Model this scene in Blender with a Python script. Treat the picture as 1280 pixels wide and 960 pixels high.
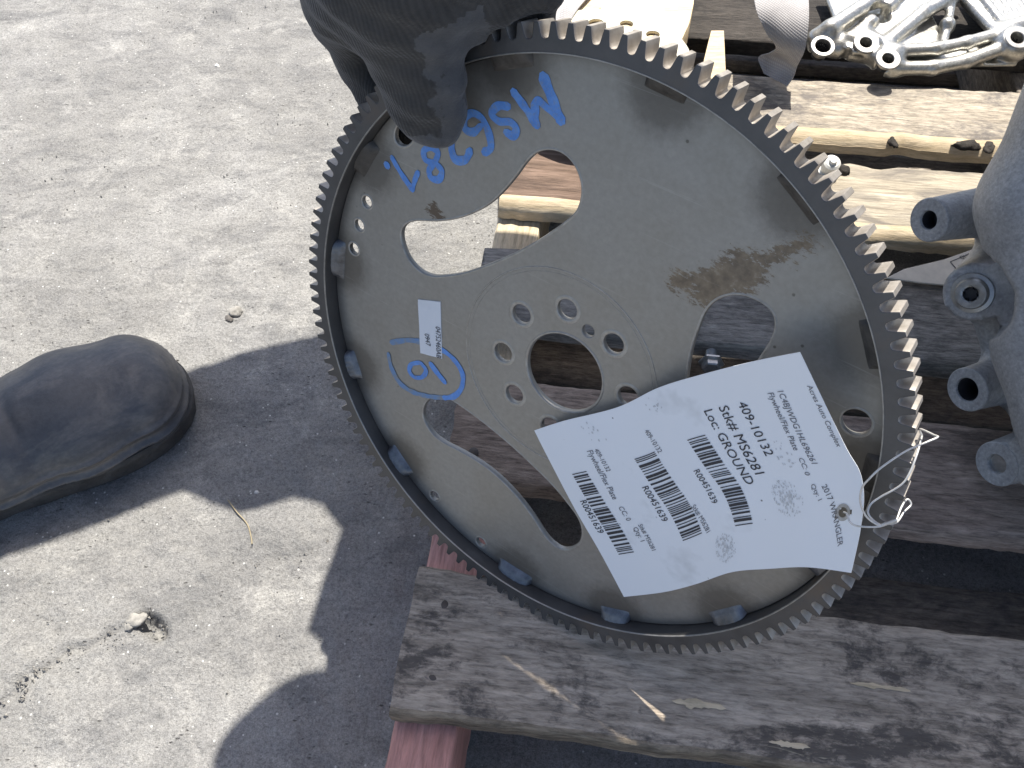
import bpy, bmesh, math, random
import numpy as np
from mathutils import Vector, Matrix, noise as mnoise
random.seed(7); rng = np.random.default_rng(7)
for o in list(bpy.data.objects): bpy.data.objects.remove(o)
SC = bpy.context.scene; COL = SC.collection
PI = math.pi

# ------------------------------------------------------------------ camera
FPX = 1080.0; CAMZ = 0.64
dep = math.radians(54.0)
U = np.array([-.0165, -math.cos(dep), -math.sin(dep)]); U /= np.linalg.norm(U)
F = np.array([0, -math.sin(dep), math.cos(dep)]); F -= U*(F@U); F /= np.linalg.norm(F)
X = np.cross(F, U); W = np.array([X, F, U])                  # world = W @ camera (x right, y down, z forward)
cd = bpy.data.cameras.new('camera'); cam = bpy.data.objects.new('camera', cd); COL.objects.link(cam)
Mr = W @ np.diag([1, -1, -1])
cam.matrix_world = Matrix([list(Mr[i])+[[0, 0, CAMZ][i]] for i in range(3)]+[[0, 0, 0, 1]])
cd.sensor_width = 36; cd.lens = FPX/1280*36; cd.clip_start = .01; cd.clip_end = 200
SC.camera = cam

# ------------------------------------------------------------------ world, sun, exposure
SUN = Vector((.11, .48, 1.0)).normalized()
wd = bpy.data.worlds.new('World'); SC.world = wd; wd.use_nodes = True
nt = wd.node_tree; bg = nt.nodes['Background']
sky = nt.nodes.new('ShaderNodeTexSky'); sky.sky_type = 'NISHITA'; sky.sun_disc = False
sky.sun_elevation = math.asin(SUN.z); sky.sun_rotation = math.atan2(SUN.x, SUN.y)
sky.air_density = .8; sky.dust_density = 2.0
nt.links.new(sky.outputs[0], bg.inputs[0]); bg.inputs[1].default_value = .125
sl = bpy.data.lights.new('sun', 'SUN'); sl.energy = 5.0; sl.angle = math.radians(.53); sl.color = (1, .955, .88)
so = bpy.data.objects.new('sun', sl); COL.objects.link(so); so.rotation_euler = SUN.to_track_quat('Z', 'Y').to_euler()
SC.view_settings.view_transform = 'Standard'; SC.view_settings.look = 'None'
SC.view_settings.exposure = .80; SC.view_settings.gamma = 1

# ------------------------------------------------------------------ pixel -> place
def ray(px): return W @ np.array([(px[0]-640)/FPX, (px[1]-480)/FPX, 1.0])
def at_z(px, z):
    d = ray(px); return np.array([0, 0, CAMZ]) + d*(z-CAMZ)/d[2]
PC = np.array([.02157841, -.00155232, .43949348]); PN = np.array([-.54684327, .42593517, -.72079239])
Cw = W@PC + np.array([0, 0, CAMZ]); Nw = W@PN; Nw /= np.linalg.norm(Nw)
Ew = np.array([0, 0, 1])-Nw*Nw[2]; Ew /= np.linalg.norm(Ew); Aw = np.cross(Ew, Nw)
PLM = Matrix([[Aw[i], Ew[i], Nw[i], Cw[i]] for i in range(3)]+[[0, 0, 0, 1]])
def on_plate(px, off=0.0):                                    # plate-local (x, y) at height off over the ring's front face
    d = ray(px); o = np.array([0, 0, CAMZ]); c = Cw+Nw*off
    p = o+d*(((c-o)@Nw)/(d@Nw))-Cw
    return np.array([p@Aw, p@Ew, off])
def plate_w(l): return Cw+Aw*l[0]+Ew*l[1]+Nw*l[2]
GT = .125                                                     # pallet deck height

# ------------------------------------------------------------------ object helpers
def link(name, me, mats=None, parent=None, smooth=False):
    o = bpy.data.objects.new(name, me); COL.objects.link(o)
    if mats is not None and not len(me.materials):
        for m in (mats if isinstance(mats, (list, tuple)) else [mats]): me.materials.append(m)
    if parent: o.parent = parent
    if smooth:
        me.polygons.foreach_set('use_smooth', [True]*len(me.polygons))
    return o
def pyd(name, v, f, mats=None, parent=None, smooth=False):
    me = bpy.data.meshes.new(name); me.from_pydata([tuple(map(float, q)) for q in v], [], f); me.update()
    return link(name, me, mats, parent, smooth)
def npmesh(name, v, quads, mats=None, parent=None, smooth=True):
    me = bpy.data.meshes.new(name); n = len(quads)
    me.vertices.add(len(v)); me.vertices.foreach_set('co', np.asarray(v, np.float32).ravel())
    me.loops.add(n*4); me.loops.foreach_set('vertex_index', np.asarray(quads, np.int32).ravel())
    me.polygons.add(n); me.polygons.foreach_set('loop_start', np.arange(0, n*4, 4, dtype=np.int32))
    me.update(calc_edges=True); me.validate()
    return link(name, me, mats, parent, smooth)
def tag(o, label, cat, group=None, kind=None):
    o['label'] = label; o['category'] = cat
    if group: o['group'] = group
    if kind: o['kind'] = kind
    return o
def empty(name, loc=(0, 0, 0), M=None):
    o = bpy.data.objects.new(name, None); COL.objects.link(o); o.empty_display_size = .02
    if M is not None: o.matrix_world = M
    else: o.location = loc
    return o
def tomesh(o, name):
    dg = bpy.context.evaluated_depsgraph_get(); dg.update()
    me = bpy.data.meshes.new_from_object(o.evaluated_get(dg)); me.name = name
    dat = o.data; bpy.data.objects.remove(o)
    return me
def flat_curve(name, loops, half, bevel=0, res=1):            # filled outline with holes, extruded both ways
    cu = bpy.data.curves.new(name, 'CURVE'); cu.dimensions = '2D'; cu.fill_mode = 'BOTH'
    cu.extrude = half; cu.bevel_depth = bevel; cu.bevel_resolution = res; cu.offset = -bevel
    for L in loops:
        s = cu.splines.new('POLY'); s.points.add(len(L)-1)
        for p, q in zip(s.points, L): p.co = (q[0], q[1], 0, 1)
        s.use_cyclic_u = True
    o = bpy.data.objects.new(name, cu); COL.objects.link(o)
    return tomesh(o, name)
def circ(cx, cy, r, n=40, r2=None, rot=0):
    out = []
    for k in range(n):
        t = 2*PI*k/n; x = r*math.cos(t); y = (r2 or r)*math.sin(t)
        out.append((cx+x*math.cos(rot)-y*math.sin(rot), cy+x*math.sin(rot)+y*math.cos(rot)))
    return out
def spline(P, n, closed=False):                               # Catmull-Rom through points
    P = np.asarray(P, float); m = len(P); out = []
    segs = m if closed else m-1
    for i in range(segs):
        g = lambda k: P[k % m] if closed else P[min(max(k, 0), m-1)]
        p0, p1, p2, p3 = g(i-1), g(i), g(i+1), g(i+2)
        for t in np.linspace(0, 1, n, endpoint=False):
            out.append(.5*((2*p1)+(p2-p0)*t+(2*p0-5*p1+4*p2-p3)*t*t+(3*p1-p0-3*p2+p3)*t**3))
    if not closed: out.append(P[-1])
    return np.array(out)
def tube(path, r, sides=8):
    path = np.asarray(path, float); n = len(path); v = []; f = []
    rr = np.full(n, r) if np.isscalar(r) else np.asarray(r)
    up = np.array([.3, .2, .93])
    for i in range(n):
        t = path[min(i+1, n-1)]-path[max(i-1, 0)]; t /= np.linalg.norm(t)+1e-12
        a = np.cross(t, up); a /= np.linalg.norm(a)+1e-12; b = np.cross(t, a)
        for k in range(sides):
            q = 2*PI*k/sides; v.append(path[i]+rr[i]*(math.cos(q)*a+math.sin(q)*b))
    for i in range(n-1):
        for k in range(sides):
            k2 = (k+1) % sides; f.append((i*sides+k, i*sides+k2, (i+1)*sides+k2, (i+1)*sides+k))
    f.append(tuple(range(sides))[::-1]); f.append(tuple((n-1)*sides+k for k in range(sides)))
    return v, f
def frame(o, ax):                                             # matrix with z along ax at o
    z = Vector(ax).normalized(); q = z.to_track_quat('Z', 'Y').to_matrix().to_4x4(); q.translation = Vector(o); return q
def lathe(name, prof, n, mats, parent=None, M=None, sharp=True):   # prof: list of (r, z)
    v = []; f = []; m = len(prof)
    for k in range(n):
        t = 2*PI*k/n
        for r, z in prof: v.append((r*math.cos(t), r*math.sin(t), z))
    for k in range(n):
        k2 = (k+1) % n
        for i in range(m-1): f.append((k*m+i, k2*m+i, k2*m+i+1, k*m+i+1))
    me = bpy.data.meshes.new(name); me.from_pydata(v, [], f); me.update()
    bm = bmesh.new(); bm.from_mesh(me); bmesh.ops.remove_doubles(bm, verts=bm.verts, dist=1e-6)
    bmesh.ops.recalc_face_normals(bm, faces=bm.faces)
    for e in bm.edges:
        if len(e.link_faces) == 2 and e.calc_face_angle(0) > math.radians(35): e.smooth = False
    bm.to_mesh(me); bm.free()
    o = link(name, me, mats, parent, True)
    if M is not None: o.matrix_local = M
    return o
def sdf_mesh(fn, lo, hi, h):                                  # surface nets
    lo = np.array(lo, float); hi = np.array(hi, float); n = np.ceil((hi-lo)/h).astype(int)+1
    ax = [lo[i]+h*np.arange(n[i]) for i in range(3)]
    D = fn(ax[0][:, None, None], ax[1][None, :, None], ax[2][None, None, :]).astype(np.float32)
    D = np.broadcast_to(D, tuple(n)); S = D < 0
    cs = [(i, j, k) for i in (0, 1) for j in (0, 1) for k in (0, 1)]
    sl = lambda A, c: A[c[0]:n[0]-1+c[0], c[1]:n[1]-1+c[1], c[2]:n[2]-1+c[2]]
    cnt = sum(sl(S, c).astype(np.int8) for c in cs)
    act = (cnt > 0) & (cnt < 8); idx = np.argwhere(act)
    acc = np.zeros((len(idx), 3)); num = np.zeros(len(idx))
    val = {c: D[idx[:, 0]+c[0], idx[:, 1]+c[1], idx[:, 2]+c[2]] for c in cs}
    for a in cs:
        for d in range(3):
            if a[d]: continue
            b = tuple(a[i]+(i == d) for i in range(3)); va, vb = val[a], val[b]; m = (va < 0) != (vb < 0)
            t = np.where(m, va/np.where(m, va-vb, 1), 0)
            p = np.array(a, float)[None]+t[:, None]*np.eye(3)[d]
            acc[m] += p[m]; num[m] += 1
    V = lo+h*(idx+acc/num[:, None])
    I = -np.ones(act.shape, np.int32); I[act] = np.arange(len(idx))
    Q = []
    for d in range(3):
        u, w = (d+1) % 3, (d+2) % 3
        s0 = [slice(1, n[i]-1) for i in range(3)]; s0[d] = slice(0, n[d]-1)
        s1 = list(s0); s1[d] = slice(1, n[d])
        A, B = S[tuple(s0)], S[tuple(s1)]
        for flip in (0, 1):
            e = np.argwhere((A & ~B) if not flip else (~A & B))
            if not len(e): continue
            base = e.copy(); base[:, u] += 1; base[:, w] += 1
            def g(du, dw):
                q = base.copy(); q[:, u] -= du; q[:, w] -= dw; return I[q[:, 0], q[:, 1], q[:, 2]]
            qq = np.stack([g(1, 1), g(0, 1), g(0, 0), g(1, 0)], 1)
            Q.append(qq if not flip else qq[:, ::-1])
    return V, np.concatenate(Q)
def cap(x, y, z, a, b, ra, rb=None):
    rb = ra if rb is None else rb; a = np.array(a, float); b = np.array(b, float); d = b-a
    t = np.clip(((x-a[0])*d[0]+(y-a[1])*d[1]+(z-a[2])*d[2])/(d@d+1e-12), 0, 1)
    return np.sqrt((x-a[0]-t*d[0])**2+(y-a[1]-t*d[1])**2+(z-a[2]-t*d[2])**2)-(ra+(rb-ra)*t)
def rbox(x, y, z, c, hs, r, R=None):
    q = [x-c[0], y-c[1], z-c[2]]
    if R is not None: q = [R[i][0]*q[0]+R[i][1]*q[1]+R[i][2]*q[2] for i in range(3)]
    q = [np.abs(q[i])-hs[i]+r for i in range(3)]
    return np.sqrt(sum(np.maximum(k, 0)**2 for k in q))+np.minimum(np.maximum(np.maximum(q[0], q[1]), q[2]), 0)-r
def smin(a, b, k):
    h = np.clip(.5+.5*(b-a)/k, 0, 1); return b*(1-h)+a*h-k*h*(1-h)
def vnoise(P, s, seed=0):                                     # smooth value noise on an (n, d) array
    P = np.asarray(P)*s+seed*17.31; i = np.floor(P).astype(np.int64); f = P-i; f = f*f*(3-2*f); d = P.shape[1]
    out = 0
    for c in range(1 << d):
        w = 1; hsh = np.zeros(len(P), np.int64)
        for k in range(d):
            b = (c >> k) & 1; w = w*(f[:, k] if b else 1-f[:, k]); hsh = hsh*73856093 ^ ((i[:, k]+b)*(19349663+83492791*k))
        hsh = (hsh ^ (hsh >> 13))*1274126177; hsh = (hsh ^ (hsh >> 16)) & 0xffff
        out = out+w*(hsh/65535.0)
    return out*2-1

# ------------------------------------------------------------------ materials
class NT:
    def __init__(s, name):
        s.m = bpy.data.materials.new(name); s.m.use_nodes = True; s.t = s.m.node_tree; s.b = s.t.nodes['Principled BSDF']
        s.tc = s.n('ShaderNodeTexCoord')
    def n(s, t, **k):
        q = s.t.nodes.new(t)
        for a, b in k.items(): setattr(q, a, b)
        return q
    def l(s, a, b): s.t.links.new(a, b)
    def set(s, **k):
        for a, b in k.items():
            i = s.b.inputs[a.replace('_', ' ')]
            if hasattr(b, 'is_linked'): s.l(b, i)
            else: i.default_value = b if not (isinstance(b, tuple) and len(b) == 3) else (*b, 1)
    def co(s, scale=(1, 1, 1), rnd=False, rot=(0, 0, 0)):
        mp = s.n('ShaderNodeMapping'); mp.inputs['Scale'].default_value = scale; mp.inputs['Rotation'].default_value = rot
        src = s.tc.outputs['Object']
        if rnd:
            oi = s.n('ShaderNodeObjectInfo'); ad = s.n('ShaderNodeVectorMath', operation='ADD')
            mu = s.n('ShaderNodeMath', operation='MULTIPLY'); mu.inputs[1].default_value = 37.7
            s.l(oi.outputs['Random'], mu.inputs[0]); s.l(src, ad.inputs[0]); s.l(mu.outputs[0], ad.inputs[1]); src = ad.outputs[0]
        s.l(src, mp.inputs['Vector']); return mp.outputs[0]
    def noise(s, v, sc, det=6, rough=.6, dist=0):
        q = s.n('ShaderNodeTexNoise'); q.inputs['Scale'].default_value = sc; q.inputs['Detail'].default_value = det
        q.inputs['Roughness'].default_value = rough; q.inputs['Distortion'].default_value = dist; s.l(v, q.inputs['Vector']); return q.outputs['Fac']
    def vor(s, v, sc, feat='F1', out='Distance'):
        q = s.n('ShaderNodeTexVoronoi', feature=feat); q.inputs['Scale'].default_value = sc; s.l(v, q.inputs['Vector']); return q.outputs[out]
    def ramp(s, f, stops):
        q = s.n('ShaderNodeValToRGB'); cr = q.color_ramp
        while len(cr.elements) < len(stops): cr.elements.new(.5)
        for e, (p, c) in zip(cr.elements, stops):
            e.position = p; e.color = (*((c,)*3 if not isinstance(c, tuple) else c), 1)
        s.l(f, q.inputs[0]); return q.outputs[0]
    def mix(s, f, a, b, mode='MIX'):
        q = s.n('ShaderNodeMix', data_type='RGBA', blend_type=mode)
        for i, v in ((0, f), (6, a), (7, b)):
            if hasattr(v, 'is_linked'): s.l(v, q.inputs[i])
            else: q.inputs[i].default_value = v if not isinstance(v, tuple) else (*v, 1)
        return q.outputs[2]
    def math(s, op, a, b=None, c=None, clamp=False):
        q = s.n('ShaderNodeMath', operation=op, use_clamp=clamp)
        for i, v in enumerate((a, b, c)):
            if v is None: continue
            if hasattr(v, 'is_linked'): s.l(v, q.inputs[i])
            else: q.inputs[i].default_value = v
        return q.outputs[0]
    def bump(s, h, st, dist=.001, prev=None):
        q = s.n('ShaderNodeBump'); q.inputs['Strength'].default_value = st; q.inputs['Distance'].default_value = dist
        s.l(h, q.inputs['Height'])
        if prev is not None: s.l(prev, q.inputs['Normal'])
        s.l(q.outputs[0], s.b.inputs['Normal']); return q.outputs[0]

def mat_concrete():
    k = NT('concrete'); v = k.co()
    big = k.noise(v, 5, 5, .6); mid = k.noise(v, 28, 6, .65, .4); fine = k.noise(v, 380, 5, .75); vf = k.noise(v, 1000, 2, .6)
    c = k.ramp(big, [(.3, (.205, .200, .188)), (.5, (.285, .278, .260)), (.7, (.36, .353, .335))])
    c = k.mix(k.ramp(mid, [(.38, 0.0), (.7, .65)]), c, (.225, .22, .212))
    pt = k.noise(k.co((1, 2.2, 1), rot=(0, 0, -.5)), 13, 7, .7, .8); c = k.mix(k.ramp(pt, [(.50, 0.0), (.66, .7)]), c, (.155, .154, .152))
    pl = k.noise(k.co((1, 1, 1), rot=(0, 0, .3)), 17, 7, .72, .5); c = k.mix(k.ramp(pl, [(.54, 0.0), (.70, .5)]), c, (.52, .503, .462))
    c = k.mix(.6, c, k.ramp(fine, [(.34, .45), (.5, .97), (.66, 1.3)]), 'MULTIPLY')
    c = k.mix(.6, c, k.ramp(vf, [(.3, .55), (.5, 1.0), (.7, 1.3)]), 'MULTIPLY')
    sp = k.vor(v, 160); spk = k.ramp(sp, [(.0, 1.0), (.10, 1.0), (.16, 0.0)])
    gate = k.ramp(k.noise(v, 55, 2), [(.56, 0.0), (.6, 1.0)])
    c = k.mix(k.math('MULTIPLY', spk, gate), c, (.62, .61, .57))
    pits = None
    for rz, sc, wd, lo in ((.7, 70, .075, .56), (-.5, 120, .11, .57), (.2, 38, .05, .57)):
        sp2 = k.vor(k.co((1, 2.4, 1), rot=(0, 0, rz)), sc); s2 = k.ramp(sp2, [(.0, 1.0), (wd, 1.0), (wd*1.7, 0.0)])
        g2 = k.ramp(k.noise(k.co(rot=(0, 0, rz*2)), sc*.45, 2), [(lo, 0.0), (lo+.08, .9)])
        q = k.math('MULTIPLY', s2, g2); pits = q if pits is None else k.math('MAXIMUM', pits, q)
    c = k.mix(k.math('MULTIPLY', pits, .8), c, (.07, .066, .06))
    k.set(Base_Color=c, Roughness=.9, Specular_IOR_Level=.2)
    scr = k.noise(k.co((6, 160, 1), rot=(0, 0, .55)), 1, 6, .7)
    p = k.bump(mid, .6, .008); p = k.bump(fine, .8, .002, p); p = k.bump(vf, .6, .0008, p); p = k.bump(scr, .35, .0012, p); k.bump(k.math('SUBTRACT', 1.0, pits), .9, .002, p)
    return k.m
def mat_wood(name, dark, light, stain, stain_lo=.5, stain_hi=.62, amt=.9, grain=1.0, spec=.15, fleck=None, flk=(.66, .7), bump=.8):
    k = NT(name); v = k.co((12, 120, 120), True); v2 = k.co((70, 380, 380), True); vb = k.co((9, 16, 16), True); vc = k.co((90, 150, 150), True)
    g1 = k.noise(v, 1, 8, .7, .5); g2 = k.noise(v2, 1, 6, .72, .3); b = k.noise(vb, 1, 8, .68, .6); b2 = k.noise(vc, 1, 6, .72, .4)
    c = k.ramp(g1, [(.3, dark), (.68, light)])
    c = k.mix(.7*grain, c, k.ramp(g2, [(.34, .28), (.5, .95), (.66, 1.4)]), 'MULTIPLY')
    st = k.math('ADD', k.math('MULTIPLY', b, .65), k.math('MULTIPLY', b2, .35))
    c = k.mix(k.ramp(st, [(stain_lo, 0.0), (stain_hi, amt)]), c, stain)
    if fleck:
        fl = k.ramp(k.noise(k.co((14, 90, 90), True), 1, 5, .6, .6), [(flk[0], 0.0), (flk[1], 1.0)])
        c = k.mix(fl, c, fleck)
    k.set(Base_Color=c, Roughness=.82, Specular_IOR_Level=spec)
    p = k.bump(g1, bump*.6, .002); p = k.bump(g2, bump, .0016, p); k.bump(b2, bump*.6, .002, p)
    return k.m
def mat_simple(name, col, rough=.5, metal=0, n_amt=.2, n_sc=60, bump=0, b_sc=300, b_d=.0005, spec=.5, var=None):
    k = NT(name); v = k.co(); f = k.noise(v, n_sc, 6, .65)
    lo = tuple(c*(1-n_amt) for c in col); hi = tuple(min(c*(1+n_amt), 1) for c in col)
    c = k.ramp(f, [(.3, lo), (.7, hi)])
    if var: c = k.mix(k.ramp(k.noise(v, var[1], 5, .6), [(var[2], 0.0), (var[3], var[4])]), c, var[0])
    k.set(Base_Color=c, Metallic=metal, Roughness=k.ramp(f, [(.3, max(rough-.08, 0)), (.7, min(rough+.08, 1))]), Specular_IOR_Level=spec)
    if bump: k.bump(k.noise(v, b_sc, 5, .65), bump, b_d)
    return k.m
M = {}
M['concrete'] = mat_concrete()
M['wood_dark'] = mat_wood('dirty grey deck wood', (.28, .232, .18), (.55, .46, .365), (.085, .075, .067), .495, .57, .86, fleck=(.62, .54, .38), flk=(.72, .75))
M['wood_brown'] = mat_wood('brown deck wood', (.22, .165, .13), (.46, .36, .29), (.12, .10, .088), .5, .64, .8)
M['wood_grey'] = mat_wood('grey deck wood', (.19, .18, .165), (.40, .375, .335), (.09, .088, .083), .46, .6, .8)
M['wood_rough'] = mat_wood('rough brown deck wood', (.11, .075, .055), (.27, .19, .145), (.06, .045, .038), .5, .66, .7, grain=1.2, bump=1.2)
M['wood_pale'] = mat_wood('pale weathered deck wood', (.27, .23, .18), (.48, .425, .34), (.14, .127, .118), .47, .58, .88, grain=1.0)
M['pine_raw'] = mat_wood('raw pine', (.50, .39, .24), (.70, .58, .41), (.30, .25, .18), .55, .72, .5, grain=.45, bump=.4)
M['pine_clean'] = mat_wood('clean sawn pine', (.66, .50, .30), (.80, .67, .46), (.6, .45, .27), .5, .7, .5, grain=.35, bump=.4)
M['wood_pink'] = mat_wood('faded pink painted wood', (.32, .13, .11), (.42, .20, .165), (.20, .10, .085), .5, .66, .6, grain=.5, bump=.5)
M['wood_shade'] = mat_wood('shade dark deck wood', (.035, .031, .028), (.085, .075, .065), (.025, .024, .024), .45, .6, .8)  # near-black tone paints shade into the two far deck boards
M['pine_dirty'] = mat_wood('grimy split pine', (.19, .15, .105), (.38, .31, .225), (.09, .075, .06), .48, .62, .8)
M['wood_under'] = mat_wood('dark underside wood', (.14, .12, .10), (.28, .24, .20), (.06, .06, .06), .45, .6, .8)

def mat_wood_split(name, A, B, x0, x1):                       # two woods along a board's length, ragged meeting line
    k = NT(name); gs = []
    def grp(par):
        (dark, light, stain, lo, hi, amt) = par
        g1 = k.noise(k.co((7, 120, 120), True), 1, 8, .7, .5); g2 = k.noise(k.co((34, 360, 360), True), 1, 6, .72, .3)
        b = k.noise(k.co((10, 26, 26), True), 1, 7, .65, .8)
        c = k.ramp(g1, [(.3, dark), (.68, light)]); c = k.mix(.6, c, k.ramp(g2, [(.33, .35), (.5, .95), (.68, 1.35)]), 'MULTIPLY')
        gs.append((g1, g2)); return k.mix(k.ramp(b, [(lo, 0.0), (hi, amt)]), c, stain)
    ca, cb = grp(A), grp(B)
    sx = k.n('ShaderNodeSeparateXYZ'); k.l(k.tc.outputs['Object'], sx.inputs[0])
    t = k.math('ADD', sx.outputs[0], k.math('MULTIPLY', k.math('SUBTRACT', k.noise(k.co((30, 90, 90)), 1, 5, .65), .5), .16))
    mr = k.n('ShaderNodeMapRange'); mr.inputs[1].default_value = x0; mr.inputs[2].default_value = x1; k.l(t, mr.inputs[0])
    k.set(Base_Color=k.mix(mr.outputs[0], ca, cb), Roughness=.82, Specular_IOR_Level=.15)
    p = k.bump(gs[0][0], .5, .002); k.bump(gs[0][1], .9, .0016, p)
    return k.m
M['wood_two'] = mat_wood_split('brown to pale deck wood', ((.11, .075, .055), (.27, .19, .145), (.06, .045, .038), .5, .66, .7),
                               ((.28, .238, .18), (.49, .435, .34), (.15, .135, .122), .47, .60, .85), -.37, -.34)
M['wood_pinkend'] = mat_wood_split('pine with faded pink painted end', ((.5, .40, .26), (.66, .56, .40), (.25, .2, .15), .52, .66, .6),
                               ((.54, .27, .225), (.66, .37, .315), (.38, .20, .165), .5, .66, .6), .16, .20)

def px_ground(q): return at_z(q, 0)[:2]

# ------------------------------------------------------------------ ground
def axis(a, b, step, lo, hi):
    c = list(np.arange(a, b+1e-9, step)); L = []; d = step; x = a
    while x > lo: d *= 1.35; x -= d; L.append(max(x, lo))
    H = []; d = step; x = c[-1]
    while x < hi: d *= 1.35; x += d; H.append(min(x, hi))
    return np.array(L[::-1]+c+H)
gx = axis(-.66, .02, .0028, -14, 14); gy = axis(.08, 1.30, .0028, -12, 30)
GX, GY = np.meshgrid(gx, gy, indexing='ij'); P2 = np.c_[GX.ravel(), GY.ravel()]
nearw = np.clip(1-np.maximum(np.abs(P2[:, 0]+.3)-.5, np.abs(P2[:, 1]-.7)-.75)/.4, 0, 1)
gz = (.0022*vnoise(P2, 9, 1)+.0016*vnoise(P2, 26, 2)+.0008*vnoise(P2, 75, 3)+.0006*vnoise(P2, 190, 4))
ridge = vnoise(P2, 14, 5); gz += .0012*np.exp(-(ridge/.08)**2)*(vnoise(P2, 6, 6) > .1)
crack = np.array([px_ground(q) for q in [(-60, 905), (0, 875), (40, 845), (90, 815), (140, 792), (190, 770), (230, 748), (270, 728), (310, 705), (360, 690), (410, 665)]])
dmin = np.full(len(P2), 9.); jit = .004*np.c_[vnoise(P2, 60, 8), vnoise(P2, 60, 9)]
for a, b in zip(crack[:-1], crack[1:]):
    d = b-a; t = np.clip(((P2+jit-a)@d)/(d@d), 0, 1); dmin = np.minimum(dmin, np.linalg.norm(P2+jit-a-t[:, None]*d, axis=1))
gz -= .003*np.exp(-(dmin/.0028)**2)*np.clip(.6+1.2*vnoise(P2, 22, 10), 0, 1.4)
gz += .0012*np.exp(-((dmin-.010)/.007)**2)*vnoise(P2, 130, 11)
hole = px_ground((190, 783)); hd = (P2-hole)@np.array([[.8, -.6], [.6, .8]]).T
gz -= .016*np.exp(-((hd[:, 0]/.014)**2+(hd[:, 1]/.007)**2)**2)
gz *= nearw
n0, n1 = len(gx), len(gy); ii = (np.arange(n0-1)[:, None]*n1+np.arange(n1-1)[None]).ravel()
gnd = npmesh('ground', np.c_[P2, gz], np.stack([ii, ii+n1, ii+n1+1, ii+1], 1), M['concrete']); gnd['kind'] = 'structure'
gnd['label'] = 'rough pale grey concrete yard with a cracked seam'

# ------------------------------------------------------------------ pallet
TH = math.atan2(.134, .991); UE = .0983
def uv(u, v, z=0): # pallet (u along boards, v across) -> world
    uu = u-UE; return np.array([uu*math.cos(TH)+v*math.sin(TH), -uu*math.sin(TH)+v*math.cos(TH), z])
pallet = empty('pallet', M=Matrix.Translation(Vector(uv(0, 0)))@Matrix.Rotation(-TH, 4, 'Z'))
tag(pallet, 'weathered wooden pallet with gaps between its dirty deck boards', 'pallet')
def board(name, u0, u1, v0, v1, ztop, th, mats, seed, cham=.0025, front=.0025, along='u', rough=1.0, skew=0, nseg=150, chips=()):
    hw = (v1-v0)/2; L = u1-u0
    prof = [(-hw, -th), (-hw, -th*.5), (-hw+.0002, -front*.75), (-hw+front*.35, -front*.25), (-hw+front, 0)]
    prof += [(x, 0) for x in np.linspace(-hw+front, hw-cham, 12)[1:-1]]
    prof += [(hw-cham, 0), (hw-cham*.3, -cham*.3), (hw, -cham), (hw, -th*.5), (hw, -th), (hw*.33, -th), (-hw*.33, -th)]
    m = len(prof); xs = np.linspace(-L/2, L/2, nseg); V = []
    for i, x in enumerate(xs):
        for j, (y, z) in enumerate(prof):
            s = np.array([[x, y, z]]); w = 0
            V.append((x, y, z))
    V = np.array(V); q = V*np.array([1, .35, .35])
    ed = np.clip((np.abs(V[:, 1])-hw+.012)/.012, 0, 1)
    V[:, 1] += rough*ed*np.sign(V[:, 1])*(.0012*vnoise(V*[1, 0, 0]+[0, 0, 0], 40, seed)+.0008*vnoise(V*[1, 0, 0], 150, seed+1))
    V[:, 2] += rough*(V[:, 2] > -th*.7)*(.0006*vnoise(V, 35, seed+2)+.0004*vnoise(V*[.3, 1, 1], 260, seed+3))
    V[:, 2] -= rough*ed*(V[:, 2] > -th*.4)*.0022*np.clip(vnoise(V*[1, 0, 0]+[0, 0, hw], 28, seed+4)-.1, 0, 1)
    V[:, 2] += .0015*np.sin(V[:, 0]*2.3+seed)
    for cx, side, wd_, dp in chips:
        g = np.exp(-((V[:, 0]-(cx-L/2))/wd_)**2)*np.clip((side*V[:, 1]-hw+.03)/.03, 0, 1)
        V[:, 1] -= side*g*dp
    ends = np.abs(np.abs(V[:, 0])-L/2) < 1e-6
    V[ends, 0] += .0022*vnoise(V[ends]*[0, 1, 1], 90, seed+5)
    V[:, 1] += skew*V[:, 0]
    f = []; mi = []
    for i in range(nseg-1):
        for j in range(m):
            j2 = (j+1) % m; f.append((i*m+j, i*m+j2, (i+1)*m+j2, (i+1)*m+j)); mi.append(1 if (j in (0, 1, 2, 3) and len(mats) > 1) else 0)
    f.append(tuple(range(m))[::-1]); f.append(tuple((nseg-1)*m+k for k in range(m))); mi += [0, 0]
    me = bpy.data.meshes.new(name); me.from_pydata([tuple(a) for a in V], [], f); me.update()
    bm = bmesh.new(); bm.from_mesh(me); bmesh.ops.recalc_face_normals(bm, faces=bm.faces); bm.to_mesh(me); bm.free()
    o = link(name, me, mats, pallet, True); me.polygons.foreach_set('material_index', mi)
    for e in me.edges: pass
    me.set_sharp_from_angle(angle=math.radians(40))
    if along == 'u': o.location = ((u0+u1)/2, (v0+v1)/2, ztop)
    else: o.location = ((v0+v1)/2, (u0+u1)/2, ztop); o.rotation_euler.z = -PI/2
    return o
LP = 1.016
bA = board('deck_board', 0, LP, .129, .219, GT, .017, [M['wood_dark'], M['pine_dirty']], 3, front=.003)
bA['label'] = 'blackened grey deck board under the toothed wheel'
board('deck_board', .002, LP, .287, .3745, GT, .017, [M['wood_brown']], 5)
board('deck_board', -.001, LP, .427, .509, GT, .017, [M['wood_grey']], 7)
bD1 = board('deck_board', .001, LP, .560, .648, GT, .018, [M['wood_two'], M['pine_raw']], 9, front=.011, rough=1.6)
board('deck_board', .0, LP, .686, .774, GT, .018, [M['wood_pale'], M['pine_raw']], 11, front=.012, rough=1.6, chips=[(.36, -1, .01, .004), (.455, -1, .012, .004)])
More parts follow.
